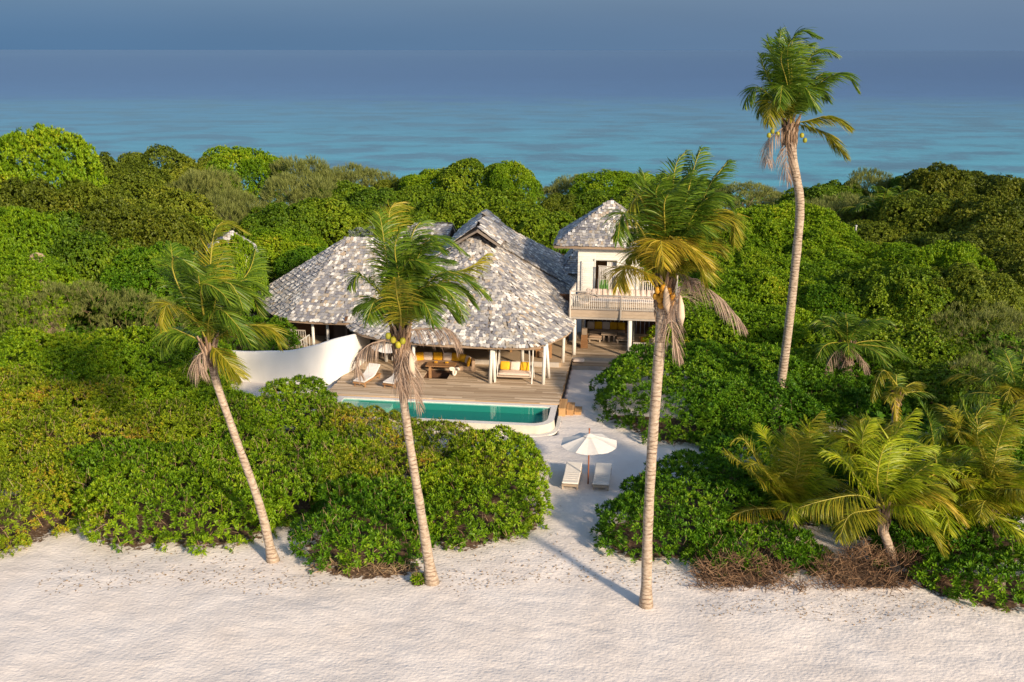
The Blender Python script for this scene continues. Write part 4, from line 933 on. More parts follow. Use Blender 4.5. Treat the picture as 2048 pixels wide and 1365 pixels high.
shrub('green_bush', 'low green plants at the bottom right edge beside a grey stump', 'naupaka_deep',
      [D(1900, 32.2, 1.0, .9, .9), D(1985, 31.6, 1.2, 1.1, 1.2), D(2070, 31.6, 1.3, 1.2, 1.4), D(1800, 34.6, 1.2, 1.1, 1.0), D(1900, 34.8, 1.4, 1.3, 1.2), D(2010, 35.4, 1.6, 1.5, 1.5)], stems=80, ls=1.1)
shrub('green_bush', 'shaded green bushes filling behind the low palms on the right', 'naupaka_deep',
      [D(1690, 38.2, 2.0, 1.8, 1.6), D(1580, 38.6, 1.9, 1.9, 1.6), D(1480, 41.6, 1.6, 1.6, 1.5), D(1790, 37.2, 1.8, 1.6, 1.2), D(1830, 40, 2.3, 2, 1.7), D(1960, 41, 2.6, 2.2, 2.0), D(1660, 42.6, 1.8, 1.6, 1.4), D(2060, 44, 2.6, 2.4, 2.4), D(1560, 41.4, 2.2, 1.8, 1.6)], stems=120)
shrub('green_bush', 'large glossy bush between the path and the tall palm trunk', 'naupaka_deep',
      [D(1290, 50.2, 2.5, 2.6, 2.5), D(1350, 47.9, 2.4, 2.4, 2.3), D(1440, 48.0, 2.7, 2.5, 2.5), D(1400, 51.6, 3., 2.8, 3.), D(1530, 48.2, 2.5, 2.3, 2.4), D(1510, 51.6, 2.9, 2.6, 3.), D(1295, 53.4, 1.9, 2.0, 2.5)], stems=80)
shrub('green_bush', 'green bushes around the foot of the stout bearded palm', 'naupaka_deep',
      [D(1620, 50, 2.4, 2., 2.0), D(1720, 49.4, 2.4, 2., 1.9), D(1650, 53, 2.5, 2.2, 2.6), D(1760, 53, 2.5, 2.2, 2.4)], stems=80)
shrub('green_bush', 'sweep of bright hedge right of the balcony', 'naupaka',
      [D(1440, 59, 3.8, 3.4, 3.5), D(1540, 58.6, 3.4, 3., 3.3), D(1400, 63.5, 3.0, 3., 3.8), D(1500, 65, 4., 3.4, 4.3), D(1590, 64, 3.6, 3.2, 3.9)], stems=60)
shrub('green_bush', 'yellow green thicket right of the bearded palm', 'broad',
      [D(1820, 56, 3.2, 3, 3.0), D(1860, 51, 2.8, 2.6, 2.3), D(1760, 59, 3., 3., 3.3)], stems=120)
shrub('feathery_bush', 'loose olive bush at the right edge above the dark green palm', 'feather',
      [D(1960, 56, 3.2, 3, 4.2), D(2050, 54, 3.2, 3, 4.0), D(1990, 50, 2.8, 2.6, 2.6)], stems=120, cover=1.5, inner=.6)

# ------------------------------------------------------------ trees behind
TVAR = {}
def tree_proto(kind, i):
    if (kind, i) not in TVAR:
        random.seed(100 + i * 7 + len(kind))
        r, h = 5., 6.5
        bl = crown_blobs(r, h, 17 if kind != 'feather' else 14, .16)
        ls = {'feather': 1.7, 'olive': 1.4, 'brown': 1.3, 'broad': 1.15}.get(kind, 1.2)
        cm = foliage_mesh('crown', bl, kind, ls, 1.4 if kind != 'feather' else 3.0, .4 if kind != 'feather' else .6, 1.6 if kind != 'feather' else .5)
        mb = MB(); mb.tube([(0,0,-.2), (.15,.1,h*.3), (.05,.2,h*.6)], [.28,.2,.1], 7)
        for k in range(5):
            a = k*1.3; mb.tube([(.1,.1,h*.25+k*.2), (math.cos(a)*r*.3, math.sin(a)*r*.3, h*.5), (math.cos(a)*r*.6, math.sin(a)*r*.6, h*.7)], [.12,.08,.03], 5)
        TVAR[(kind, i)] = (cm, None, mb)
    return TVAR[(kind, i)]
TM = {}
def tree(px, py, Y, r, kind, label, group=None, name=None, var=None):
    r *= .84
    p = ony(px, py, Y); i = (var if var is not None else len(TM_COUNT)) % 3; TM_COUNT.append(1)
    cm, _, mb = tree_proto(kind, i)
    nm = name or {'broad': 'broadleaf_tree', 'naupaka': 'round_tree', 'naupaka_deep': 'round_tree', 'olive': 'olive_green_tree', 'feather': 'feathery_tree', 'brown': 'brownish_tree'}[kind]
    t = thing(nm, label, 'tree', (p.x, Y, 0), (len(TM_COUNT) * 1.7) % 6.28, group)
    t.scale = (r / 5., r / 5., max(p.z, 1.5) / 6.45)
    link('crown', cm, t)
    if (kind, i) not in TM:
        o = mb.build('trunk', M['bark'], t); TM[(kind, i)] = o.data
    else: link('trunk', TM[(kind, i)], t)
    FOOT.append((p.x, Y, r, r))
    return t
TM_COUNT = []
TREES = [
 # skyline from left to right
 (62,276,86,7.2,'naupaka','large bright domed tree at the far left, tallest on the left skyline'),
 (190,318,104,4.6,'olive','low olive tree on the skyline just right of the large bright dome'),
 (305,303,110,6,'olive','rounded green tree on the skyline left of the leftmost palm crown'),
 (400,322,106,5,'olive','olive crown on the skyline between two bright trees at upper left'),
 (478,303,107,6.2,'naupaka','bright leafy skyline tree above the crown of the leftmost palm'),
 (600,324,104,5.2,'feather','grey green wispy tree on the skyline right of the bright leafy one'),
 (655,345,112,4.2,'feather','small wispy grey tree on the skyline left of the pair of grey crowns'),
 (700,336,114,4,'feather','pale grey feathery crown, left of a pair on the skyline'),
 (745,345,114,3.6,'feather','pale grey feathery crown, right of a pair on the skyline'),
 (800,360,112,4.6,'olive','low green tree filling the skyline dip left of the bright domes'),
 (868,343,109,4.6,'naupaka','bright skyline tree left of the twin domes above the gabled roof'),
 (950,325,107,5.2,'broad','tallest crown of the skyline group above the gabled roof'),
 (1022,334,104,4.0,'naupaka','round bright dome on the skyline right above the gable peak'),
 (1112,374,112,3.8,'feather','dull olive feathery tree in the skyline dip left of the tower'),
 (1150,356,114,4.0,'feather','feathery tree on the skyline behind the tower roof, left side'),
 (1215,350,108,5.2,'naupaka','bright green tree on the skyline directly above the tower roof peak'),
 (1300,350,110,5.4,'naupaka','bright tree on the skyline half hidden by the nearest palm crown'),
 (1395,362,112,5,'broad','green tree on the skyline behind the right side of the nearest palm crown'),
 (1490,372,108,5.2,'feather','yellow olive feathery tree on the skyline left of the tallest trunk'),
 (1560,388,112,4.6,'feather','feathery tree on the skyline touching the tallest palm trunk'),
 (1630,376,102,4.6,'broad','dark green tree on the skyline right of the tallest palm trunk'),
 (1690,366,106,4.2,'broad','dark green skyline tree left of the wispy one'),
 (1745,346,106,3.8,'feather','wispy blue green tree poking above the right skyline'),
 (1812,356,104,4.4,'broad','dark tree on the skyline right of the wispy blue green one'),
 (1882,334,100,4.6,'brown','tallest brownish crown on the right skyline'),
 (1945,350,102,4.8,'brown','brownish crown on the skyline right of the tallest one'),
 (2010,356,100,5,'brown','brownish crown on the skyline near the right edge'),
 (2085,362,98,5,'brown','brownish tree on the skyline cut by the right edge'),
 (-30,330,98,6,'naupaka','bright tree cut by the left edge below the skyline'),
 # second band
 (60,372,78,5.2,'brown','brown tinged tree below the large bright dome at far left'),
 (165,372,82,5,'olive','olive tree below the left skyline'),
 (262,348,92,6,'olive','broad olive brown tree in the left forest'),
 (330,390,78,5.4,'olive','rounded olive tree left of the leftmost palm crown'),
 (225,412,70,5,'brown','dark shaded tree in the middle of the left forest'),
 (120,438,68,4.4,'broad','dark green tree in the left forest above the pink sand hollow'),
 (310,440,68,4.6,'brown','dark olive tree just left of the leftmost palm crown'),
 (410,352,92,5,'feather','grey olive feathery tree left of the small distant roof'),
 (455,395,86,4.4,'feather','grey olive feathery tree above the small distant roof'),
 (590,360,92,5.6,'feather','broad grey feathery tree above the left roof'),
 (690,372,96,5,'broad','green tree between the grey feathery trees and the domes'),
 (760,388,92,4.8,'broad','green tree behind the crown of the central palm'),
 (840,378,94,4.8,'broad','green tree left of the domes behind the gabled roof'),
 (905,392,90,4.2,'broad','brown tinged tree directly left of the gable peak'),
 (985,390,90,5.4,'broad','broad tree behind the gable peak'),
 (1068,418,86,5.4,'broad','large green tree between the gable and the tower roof'),
 (1125,392,98,3.6,'olive','dark tree in the gap left of the tower roof'),
 (1180,390,98,4.4,'broad','green tree just behind the left slope of the tower roof'),
 (1290,385,94,5,'broad','green tree just behind the right slope of the tower roof'),
 (560,415,84,4.6,'broad','green tree right of the small distant roof'),
 (640,405,86,5.4,'broad','broad green tree above the ridge of the left roof'),
 (740,425,86,4,'broad','tree behind the left roof ridge beside the silver bushes'),
 (830,430,86,4.2,'broad','tree behind the roof ridge right of the central palm crown'),
 (560,468,76,4.4,'naupaka','leafy green tree behind the left end of the left roof'),
 (620,500,72,3.6,'naupaka_deep','dark leafy tree against the sloping left hip of the left roof'),
 (385,440,76,4,'broad','green tree behind the leftmost palm crown'),
 (466,486,62,2.4,'naupaka','small leafy tree below the small distant roof'),
 (20,430,66,4.6,'naupaka','bright tree at the left edge above the pink sand hollow'),
 (300,505,63,4.6,'naupaka_deep','leafy dark mound left of the leftmost palm'),
 (392,520,67,3.4,'naupaka','leafy mound behind the leftmost palm'),
 (195,475,66,4.4,'broad','dark green tree beside the pink sand hollow'),
 (40,530,60,4.4,'naupaka','yellow green mound at the left edge below the pink sand hollow'),
 # right
 (1570,412,80,6.4,'naupaka','large bright tree crown crossing behind the tallest palm trunk'),
 (1500,436,78,4.6,'naupaka','bright tree left of the tallest palm trunk'),
 (1640,455,76,4.6,'naupaka','bright sloping crown right of the tallest palm trunk'),
 (1645,405,92,5,'feather','grey olive feathery tree above the bright crown right of the tallest trunk'),
 (1710,395,94,5,'feather','grey olive tree beside the thin pole'),
 (1790,400,90,5.2,'olive','olive tree in the middle of the right forest'),
 (1850,395,86,5.4,'olive','large olive tree below the tallest brownish skyline crown'),
 (1930,400,84,5.6,'brown','brown tinged tree in the right forest'),
 (2020,405,80,5.6,'brown','dark brown tree at the right edge of the forest'),
 (1760,450,84,4.6,'olive','feathered olive tree right of the thin pole'),
 (1470,500,70,4.4,'naupaka','bright crown directly right of the balcony'),
 (1560,520,68,4.6,'naupaka','bright low crown behind the tallest palm trunk'),
 (1660,505,70,4.4,'naupaka','bright low crown below the thin pole'),
 (1785,495,72,4.8,'naupaka','bright rounded tree at the centre of the right forest'),
 (1880,470,74,4.8,'olive','olive tree behind the bright rounded ones on the right'),
 (1985,465,72,5,'brown','dark tree near the right edge, shaded below'),
 (2060,500,64,4.4,'brown','dark tree cut by the right edge'),
 (1900,500,64,4,'naupaka','bright tree in the right forest left of the dark shaded trees'),
 (1735,545,62,3.8,'broad','yellow tinged tree above the bearded palm'),
 (1830,545,60,4,'broad','green tree right above the bearded palm'),
 (1940,540,60,4.2,'olive','feathered olive tree toward the right edge'),
 (1660,570,62,3.6,'naupaka_deep','dark green mound left above the bearded palm'),
]
for a in TREES: tree(*a)
t = thing('silver_bush', 'silvery grey bush behind the left roof ridge, left of a pair', 'shrub', flat(ony(712, 476, 74)), 0)
link('foliage', foliage_mesh('foliage', dome_blobs(0, 0, .9, .9, ony(712, 450, 74).z), 'silver', 1.3), t)
t = thing('silver_bush', 'silvery grey bush behind the left roof ridge, right of a pair', 'shrub', flat(ony(738, 476, 74)), 0)
link('foliage', foliage_mesh('foliage', dome_blobs(0, 0, 1., .9, ony(738, 447, 74).z), 'silver', 1.3), t)

# undergrowth: one uncountable sheet of low leaves under and between trees
def undergrowth():
    n = 60000
    y = rng.uniform(41, 128, n); x = rng.uniform(-1, 1, n) * (14 + y * .62)
    dens = np.clip((70 / y) ** 1.0, 0, 1); keep = rng.random(n) < np.clip(dens, .35, 1)
    x, y = x[keep], y[keep]
    u = (x-HO[0])*math.cos(HA) + (y-HO[1])*math.sin(HA); w = -(x-HO[0])*math.sin(HA) + (y-HO[1])*math.cos(HA)
    house = (u > -21.5) & (u < 7) & (w > -6) & (w < 27)
    path = (x > -.5) & (x < 6.5) & (y < 60)
    left = (x < 0) & (y < 47); right = (x > 6) & (x < 40) & (y < 44)
    gap = ((x-15.5)**2/3.2**2 + (y-46.2)**2/.9**2 < 1)
    garden = (u > -20) & (u < -12) & (w > -4) & (w < 4)
    k = ~(house | path | left | right | gap | garden)
    x, y = x[k], y[k]
    h = .4 + vnoise(x, y, 3.2, 5) * 1.5 * np.clip((y - 40) / 25, .25, 1.) + rng.uniform(-.3, .2, len(x))
    P = np.stack([x, y, h], 1); A = np.stack([rng.normal(0,.4,len(x)), -.3 + rng.normal(0,.4,len(x)), np.ones(len(x))], 1)
    V, Q, rn = rosettes(P, A, 7, .42, .19, (.5, 1.45), .25)
    return np_mesh('undergrowth', V, Q, rn, G['naupaka_deep'])
o = link('undergrowth', undergrowth()); tag(o, 'low leafy ground cover between the trees', 'ground cover', kind='stuff')

# bare pinkish sand bank in a hollow between the left trees
zb = ony(66, 506, 61.5).z; xb = ony(66, 500, 61.5).x
mb = MB(); mb.pillow((0, 0, 0), 2.5, 2.6, zb * 2, rot=(0, .03, .2), e=.95, n=16)
o = mb.build('sand_bank', surf('pink_sand', [(.3, (.40,.27,.18)), (.7, (.60,.44,.33))], .95, 1.2, .6, 5, 0)); o.location = (xb, 61.5, 0)
tag(o, 'bare pinkish sand bank in a hollow between the left trees', 'sand bank', kind='structure')

# ------------------------------------------------------------ ground
def sand_mat():
    m, n, l, b, out = newmat('white_sand')
    ge = n.new('ShaderNodeNewGeometry'); at = n.new('ShaderNodeAttribute'); at.attribute_name = 'litter'
    no = n.new('ShaderNodeTexNoise'); no.inputs['Scale'].default_value = .5; no.inputs['Detail'].default_value = 8; l.new(ge.outputs['Position'], no.inputs[0])
    r = rampnode(n, [(.25, (.655,.59,.545)), (.5, (.735,.67,.625)), (.75, (.80,.735,.69))]); l.new(no.outputs[0], r.inputs[0])
    # leaf litter and dark soil under the plants, ragged edge
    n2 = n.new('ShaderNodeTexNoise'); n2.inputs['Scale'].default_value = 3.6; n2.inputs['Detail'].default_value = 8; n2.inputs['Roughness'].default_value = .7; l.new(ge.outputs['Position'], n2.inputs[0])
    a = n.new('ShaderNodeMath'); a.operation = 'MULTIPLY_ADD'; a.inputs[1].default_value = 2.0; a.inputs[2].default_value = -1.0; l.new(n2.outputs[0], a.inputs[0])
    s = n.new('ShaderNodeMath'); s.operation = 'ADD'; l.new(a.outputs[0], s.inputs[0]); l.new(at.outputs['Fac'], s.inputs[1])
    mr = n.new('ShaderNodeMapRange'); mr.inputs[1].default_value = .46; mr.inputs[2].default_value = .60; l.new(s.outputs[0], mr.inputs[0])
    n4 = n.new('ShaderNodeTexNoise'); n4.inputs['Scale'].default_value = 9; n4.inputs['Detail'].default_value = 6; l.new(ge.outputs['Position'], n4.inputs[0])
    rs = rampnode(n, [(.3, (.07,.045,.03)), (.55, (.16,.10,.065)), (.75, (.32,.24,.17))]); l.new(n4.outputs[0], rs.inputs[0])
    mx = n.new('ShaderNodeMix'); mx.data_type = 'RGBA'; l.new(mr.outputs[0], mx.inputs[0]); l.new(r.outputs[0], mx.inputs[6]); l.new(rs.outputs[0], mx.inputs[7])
    l.new(mx.outputs[2], b.inputs['Base Color']); b.inputs['Roughness'].default_value = .95; b.inputs['Specular IOR Level'].default_value = .1
    # wind ripples, footprints
    mp = n.new('ShaderNodeMapping'); mp.inputs['Scale'].default_value = (5.4, 7.6, 1); mp.inputs['Rotation'].default_value = (0, 0, .35); l.new(ge.outputs['Position'], mp.inputs[0])
    n3 = n.new('ShaderNodeTexNoise'); n3.inputs['Scale'].default_value = 1.0; n3.inputs['Detail'].default_value = 5; n3.inputs['Roughness'].default_value = .6; l.new(mp.outputs[0], n3.inputs[0])
    vo = n.new('ShaderNodeTexVoronoi'); vo.feature = 'SMOOTH_F1'; vo.inputs['Scale'].default_value = 1.5; l.new(mp.outputs[0], vo.inputs[0])
    ad = n.new('ShaderNodeMath'); ad.operation = 'MULTIPLY_ADD'; ad.inputs[1].default_value = .45; l.new(vo.outputs[0], ad.inputs[0]); l.new(n3.outputs[0], ad.inputs[2])
    bp = n.new('ShaderNodeBump'); bp.inputs['Strength'].default_value = .5; bp.inputs['Distance'].default_value = .06
    l.new(ad.outputs[0], bp.inputs['Height']); l.new(bp.outputs[0], b.inputs['Normal'])
    return m
def axis(f0, f1, st, far0, far1, cs):
    a = np.arange(f0, f1, st); lo = [f0]; s = st
    while lo[-1] > far0: s = min(s*1.35, cs); lo.append(lo[-1] - s)
    hi = [a[-1]]; s = st
    while hi[-1] < far1: s = min(s*1.35, cs); hi.append(hi[-1] + s)
    return np.concatenate([np.array(lo[1:])[::-1], a, np.array(hi[1:])])
gx = axis(-22, 22, .11, -420, 420, 14); gy = axis(24.5, 61, .11, -80, 150, 2.5)
X, Yg = np.meshgrid(gx, gy); Z = ground_z(X, Yg)
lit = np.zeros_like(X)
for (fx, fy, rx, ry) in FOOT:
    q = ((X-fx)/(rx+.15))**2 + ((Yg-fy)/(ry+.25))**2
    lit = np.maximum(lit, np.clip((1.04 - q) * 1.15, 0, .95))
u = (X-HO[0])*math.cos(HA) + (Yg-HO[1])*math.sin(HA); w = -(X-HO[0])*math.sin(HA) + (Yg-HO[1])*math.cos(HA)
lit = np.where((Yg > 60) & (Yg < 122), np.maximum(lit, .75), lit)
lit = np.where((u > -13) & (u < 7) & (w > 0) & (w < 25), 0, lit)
# seaweed and litter flecks at the lower right beach
lit = np.maximum(lit, .28 * np.clip(1 - ((X-14)/7)**2 - ((Yg-31.8)/1.6)**2, 0, 1) ** .4)
lit = np.maximum(lit, .26 * np.clip(1 - ((X-11.6)/2.2)**2 - ((Yg-35.)/2.6)**2, 0, 1) ** .4)
Z = np.where((u > -12.8) & (u < .1) & (w > -3.3) & (w < 14), -.9, Z)
ny, nx = X.shape; V = np.stack([X, Yg, Z], -1).reshape(-1, 3)
ii = (np.arange(ny-1)[:, None] * nx + np.arange(nx-1)[None, :]).ravel()
Q = np.stack([ii, ii+1, ii+nx+1, ii+nx], 1)
me = np_mesh('ground', V, Q, np.zeros(len(Q)), sand_mat())
a = me.attributes.new('litter', 'FLOAT', 'POINT'); a.data.foreach_set('value', lit.ravel().astype(np.float32))
me.polygons.foreach_set('use_smooth', [True] * len(Q))
tag(link('ground', me), 'pale sand beach and island floor', 'ground', kind='structure')

# fallen leaves and bits of twig lying on the sand below the hedges
n = 1500; y = 31.0 + rng.gamma(2., .9, n) ; x = rng.uniform(-17, 17, n)
edge = np.where(x > 6.5, 30.9, np.where(x > -.5, 33.2, 33.0)); y = edge + rng.gamma(1.5, .8, n) - 1.1 + .7 * np.sin(x * .9) * rng.random(n)
P = np.stack([x, y, ground_z(x, y) + .015], 1); A = np.tile([[0, 0, 1.]], (n, 1)) + rng.normal(0, .15, (n, 3))
V, Q, rn = rosettes(P, A, 1, .11, .045, (1.35, 1.6), 0.)
tag(link('leaf_litter', np_mesh('leaf_litter', V, Q, rn, M['twig'])), 'scattered dry leaves on the sand along the hedge foot', 'leaf litter', kind='stuff')

# ------------------------------------------------------------ palms
def frond_mesh(pts, mat, leaf=.75, n=46, wind=(.35, .15, 0), grav=.55, dead=False, wmul=1.):
    """one feather leaf along a curve of world points"""
    C = catmull([Vector(p) for p in pts], 24)
    cum = [0.]
    for a, b in zip(C, C[1:]): cum.append(cum[-1] + (b-a).length)
    T = cum[-1]
    mb = MB(); mb.tube([c for c in C[::2]] + [C[-1]], [.034 * (1 - .85*i/12) for i in range(13)] , 5, 1, cap=False)
    V, Qs, rn = [], [], []
    wind = Vector(wind); nv = 0
    Ca = np.array([tuple(c) for c in C]); cu = np.array(cum)
    def at(s): return Vector([float(np.interp(s, cu, Ca[:, i])) for i in range(3)])
    seg = 4
    for i in range(n):
        f = .16 + .84 * i / (n - 1)
        s = f * T; p = at(s); tg = (at(min(s + .05, T)) - at(max(s - .06, 0))).normalized()
        side = tg.cross(Vector((0, 0, 1)))
        if side.length < .2: side = tg.cross(Vector((0, 1, 0)))
        side.normalize(); nr = side.cross(tg).normalized()
        prof = min(1, .35 + f * 1.6) * (1 - max(0, (f - .55) / .45) ** 2 * .72)
        for sg in (-1, 1):
            if dead and random.random() < .35: continue
            L = leaf * prof * random.uniform(.8, 1.12)
            d = (side * sg * (.95 - .45 * f) + tg * (.38 + .5 * f) + nr * random.uniform(-.02, .22) + Vector(rng.normal(0, .07, 3))).normalized()
            g = grav * random.uniform(.75, 1.3); w = (.009 if dead else .0155) * wmul * random.uniform(.8, 1.15)
            wv = tg.cross(d).normalized().cross(d).normalized()
            wd = (tg * .6 + nr * random.uniform(-.5, .5)).normalized()
            q = Vector(p); dd = Vector(d); ring = []
            for k in range(seg + 1):
                ww = w * (.55, 1, .95, .7, .06)[k]
                bw = wd - dd * wd.dot(dd)
                bw = bw.normalized() if bw.length > .05 else side
                ring.append((q - bw * ww, q + bw * ww))
                dd = (dd + (Vector((0, 0, -1)) * g + wind) * (.42)).normalized()
                q = q + dd * (L / seg)
            for a, b in ring: V.append(tuple(a)); V.append(tuple(b))
            r = random.random()
            for k in range(seg):
                Qs.append((nv + 2*k, nv + 2*k + 1, nv + 2*k + 3, nv + 2*k + 2)); rn.append(r)
            nv += 2 * (seg + 1)
    base = len(mb.v)
    V2 = mb.v + V; allq = list(mb.f) + [tuple(base + a for a in q) for q in Qs]
    me = bpy.data.meshes.new('frond'); me.from_pydata([tuple(v) for v in V2], [], allq)
    me.materials.append(mat); me.materials.append(M['frond_d'] if dead else M['rachis'])
    me.polygons.foreach_set('material_index', [1] * len(mb.f) + [0] * len(Qs))
    a = me.attributes.new('rnd', 'FLOAT', 'FACE'); a.data.foreach_set('value', [.5]*len(mb.f) + rn)
    me.update(); return me
FM = {'g': 'frond', 'l': 'frond_l', 'y': 'frond_y', 'o': 'frond_o', 'd': 'frond_d'}
def palm(label, trunk, radii, fronds, nuts=(), nutmat='coconut', spathes=(), skirt=1., extra=(), leaf=.8, group=None, n=46, wind=(.35, .15, 0), grav=.55, wmul=1.):
    """trunk: world points bottom to top; fronds: (list of world points, colour code)"""
    base = Vector(trunk[0]); top = Vector(trunk[-1])
    t = thing('palm_tree', label, 'palm tree', base, 0, group)
    C = catmull([Vector(p) - base for p in trunk], 26); nn = len(C)
    fl = np.array([1.45, 1.12, 1.0] + [1.0] * 40)
    rad = [fl[i] * random.uniform(.96, 1.04) * float(np.interp(i/(nn-1), np.linspace(0, 1, len(radii)), radii)) * (1 + .035 * math.sin(i * 2.1)) for i in range(nn)]
    mb = MB(); mb.tube(C, rad, 14, 0, .5); tr = mb.build('trunk', M['palmbark'], t, smooth=True)
    T0 = top - base
    if skirt:                                # fibrous leaf bases wrapped round the top of the trunk
        mb = MB(); 
        for i in range(int(34 * skirt)):
            a = i * 2.4; f = i / (34 * skirt); z0 = -.15 - f * .75 * skirt
            o = Vector((math.cos(a), math.sin(a), 0))
            r0 = radii[-1] * 1.05
            p0 = T0 + o * r0 * .8 + Vector((0, 0, z0 - .1)); 
            mb.tube([p0, p0 + o*.08 + Vector((0, 0, .28)), p0 + o*(.14 + .12*(1-f)) + Vector((0, 0, .55 + .15*(1-f)))], [.07, .075, .03], 5)
        for i in range(int(26 * skirt)):     # ragged strips of fibre hanging down
            a = i * 2.4 + 1; o = Vector((math.cos(a), math.sin(a), 0)); L = random.uniform(.4, 1.1) * skirt
            p0 = T0 + o * radii[-1] * 1.25 + Vector((0, 0, -.1 - random.random() * .5))
            mb.tube([p0, p0 + o*.07 - Vector((0, 0, L*.5)), p0 + o*.02 - Vector((-.04, 0, L))], [.035, .03, .008], 4)
        mb.build('leaf_base', M['fibre'], t)
    for pts, c in fronds:
        me = frond_mesh([Vector(p) - base for p in pts], M[FM[c]], leaf, n, wind if c != 'd' else (.15, 0, 0), grav if c != 'd' else 1.1, c == 'd', wmul)
        o = link('dead_frond' if c == 'd' else 'frond', me, t)
        if c == 'd': o['label'] = 'dry tan frond hanging down'
        elif c == 'o': o['label'] = 'golden yellow frond'
    for p in nuts:
        mb = MB(); mb.pillow(Vector(p) - base,   .20, .19, .24, e=1., n=8); mb.build('coconut', M[nutmat], t)
    for p, L in spathes:
        p = Vector(p) - base; mb = MB()
        mb.tube([p + Vector((0, .05, L*.5)), p + Vector((.02, -.05, L*.2)), p + Vector((.04, -.08, -L*.15)), p + Vector((.1, 0, -L*.5))], [.03, .10, .12, .01], 8)
        mb.build('spathe', M['spathe'], t, smooth=True)
    return t
def pxf(base_px, Y, lst, seed):
    """fronds measured in the photo at depth Y, spread in depth"""
    rr = random.Random(seed); out = []
    for item in lst:
        pts, c = item[0], item[1]; dy = item[2] if len(item) > 2 else rr.uniform(-1.6, 1.6)
        P = [ony(*base_px, Y)]
        for i, (x, y) in enumerate(pts):
            P.append(ony(x, y, Y + dy * (i + 1) / len(pts)))
        out.append((P, c))
    return out
def burst(C, n, L, el=(-.3, 1.3), code='g', az0=0., azr=6.283, seed=0, lean=(.25, .1, 0), arch=.55):
    """fronds springing round a crown"""
    rr = random.Random(seed); out = []; C = Vector(C)
    for i in range(n):
        a = az0 + azr * ((i * .618) % 1) + rr.uniform(-.1, .1); e = el[0] + (el[1]-el[0]) * rr.random()
        l = L * rr.uniform(.8, 1.1); d = Vector((math.cos(a)*math.cos(e), math.sin(a)*math.cos(e), math.sin(e)))
        hd = Vector((math.cos(a), math.sin(a), 0)); ln = Vector(lean)
        P = [C, C + d*l*.36, C + d*l*.66 + (hd*.06 + ln*.10 - Vector((0,0,1))*arch*.16) * l, C + d*l*.86 + (hd*.10 + ln*.26 - Vector((0,0,1))*arch*.55) * l]
        c = code if isinstance(code, str) and len(code) == 1 else code[rr.randrange(len(code))]
        out.append((P, c))
    return out
def trunkpx(lst, Y0, Y1=None, lower=0.):
    Y1 = Y1 or Y0; out = []
    for i, (x, y) in enumerate(lst):
        out.append(ony(x, y, Y0 + (Y1-Y0) * i / (len(lst)-1)))
    out[0].z -= .12 + lower
    return out

# left tall palm
Yp = onz(548, 1122).y
C = ony(418, 690, Yp)
fr = pxf((418, 690), Yp, [
 ([(352,560),(352,514),(408,552)],'g'), ([(402,585),(414,569),(443,585),(464,612)],'g',-1.8), ([(436,580),(459,567),(477,592),(488,622)],'g',-1.2),
 ([(418,640),(440,619),(472,648),(504,692)],'g',-2.2), ([(470,590),(504,592),(520,628)],'g',.8), ([(420,560),(428,470),(451,445),(493,464)],'y',.6),
 ([(470,655),(540,655),(562,690)],'y',-.8), ([(396,648),(359,619),(334,611),(324,652)],'y',-1.5), ([(375,600),(350,540),(342,490)],'g',1.5),
 ([(465,590),(500,540),(512,498)],'g',1.6), ([(432,700),(452,720),(478,752)],'y',-1.0), ([(365,665),(340,660),(326,702)],'g',.5),
 ([(425,590),(436,530),(448,505)],'g',1.8), ([(400,590),(388,530),(392,505)],'g',.9),
 ([(455,600),(490,560),(535,585)],'g',.4),([(405,600),(398,545),(420,530)],'g',-.6),([(445,660),(490,650),(515,690)],'g',1.2),
 ([(408,705),(395,715),(400,745)],'d',-.6)], 1)
palm('tall palm on the left leaning left over the hedge, its fronds blown to the right',
     trunkpx([(548,1122),(520,1010),(470,870),(432,760),(418,690)], Yp), [.19,.15,.135,.135,.15], fr,
     nuts=[], skirt=.8, leaf=.98, n=112)
# centre palm
Yp = onz(866, 1166).y
C = ony(802, 662, Yp)
fr = pxf((802, 662), Yp, [
 ([(790,600),(774,520),(764,452),(758,425)],'g',1.0), ([(790,580),(778,470),(784,412),(818,412)],'y',1.9), ([(803,560),(812,526),(830,521),(882,536)],'g',-1.2),
 ([(820,560),(836,500),(880,474),(932,506)],'g',.5), ([(812,560),(822,480),(838,448),(858,440)],'g',1.4), ([(840,590),(880,547),(925,552),(976,592)],'g',-.6),
 ([(845,600),(900,552),(945,532),(974,508)],'y',1.5), ([(780,610),(746,571),(719,551),(700,570)],'g',-.8), ([(802,630),(794,590),(791,556)],'y',-2.9),
 ([(828,590),(873,570),(905,593),(927,632)],'g',-1.6), ([(820,610),(848,606),(868,648)],'g',-2.2), ([(775,625),(744,606),(714,612)],'g',1.2),
 ([(810,580),(805,520),(812,480)],'g',.4), ([(800,570),(790,500),(800,460)],'g',-1.0), ([(830,570),(860,520),(905,520)],'g',1.9), ([(835,610),(880,600),(915,640)],'g',.9),
 ([(822,560),(850,490),(890,500)],'g',-.8), ([(778,620),(752,600),(735,640)],'g',-1.8), ([(850,590),(910,570),(950,610)],'g',.2),([(815,540),(832,480),(868,470)],'g',-.3),
 ([(770,680),(738,690),(712,718),(722,750)],'d',-.8), ([(850,658),(888,656),(908,672),(916,694)],'d',-.3), ([(818,710),(826,770),(842,815)],'d',-.5), ([(808,700),(800,745),(806,790)],'d',-.7)], 2)
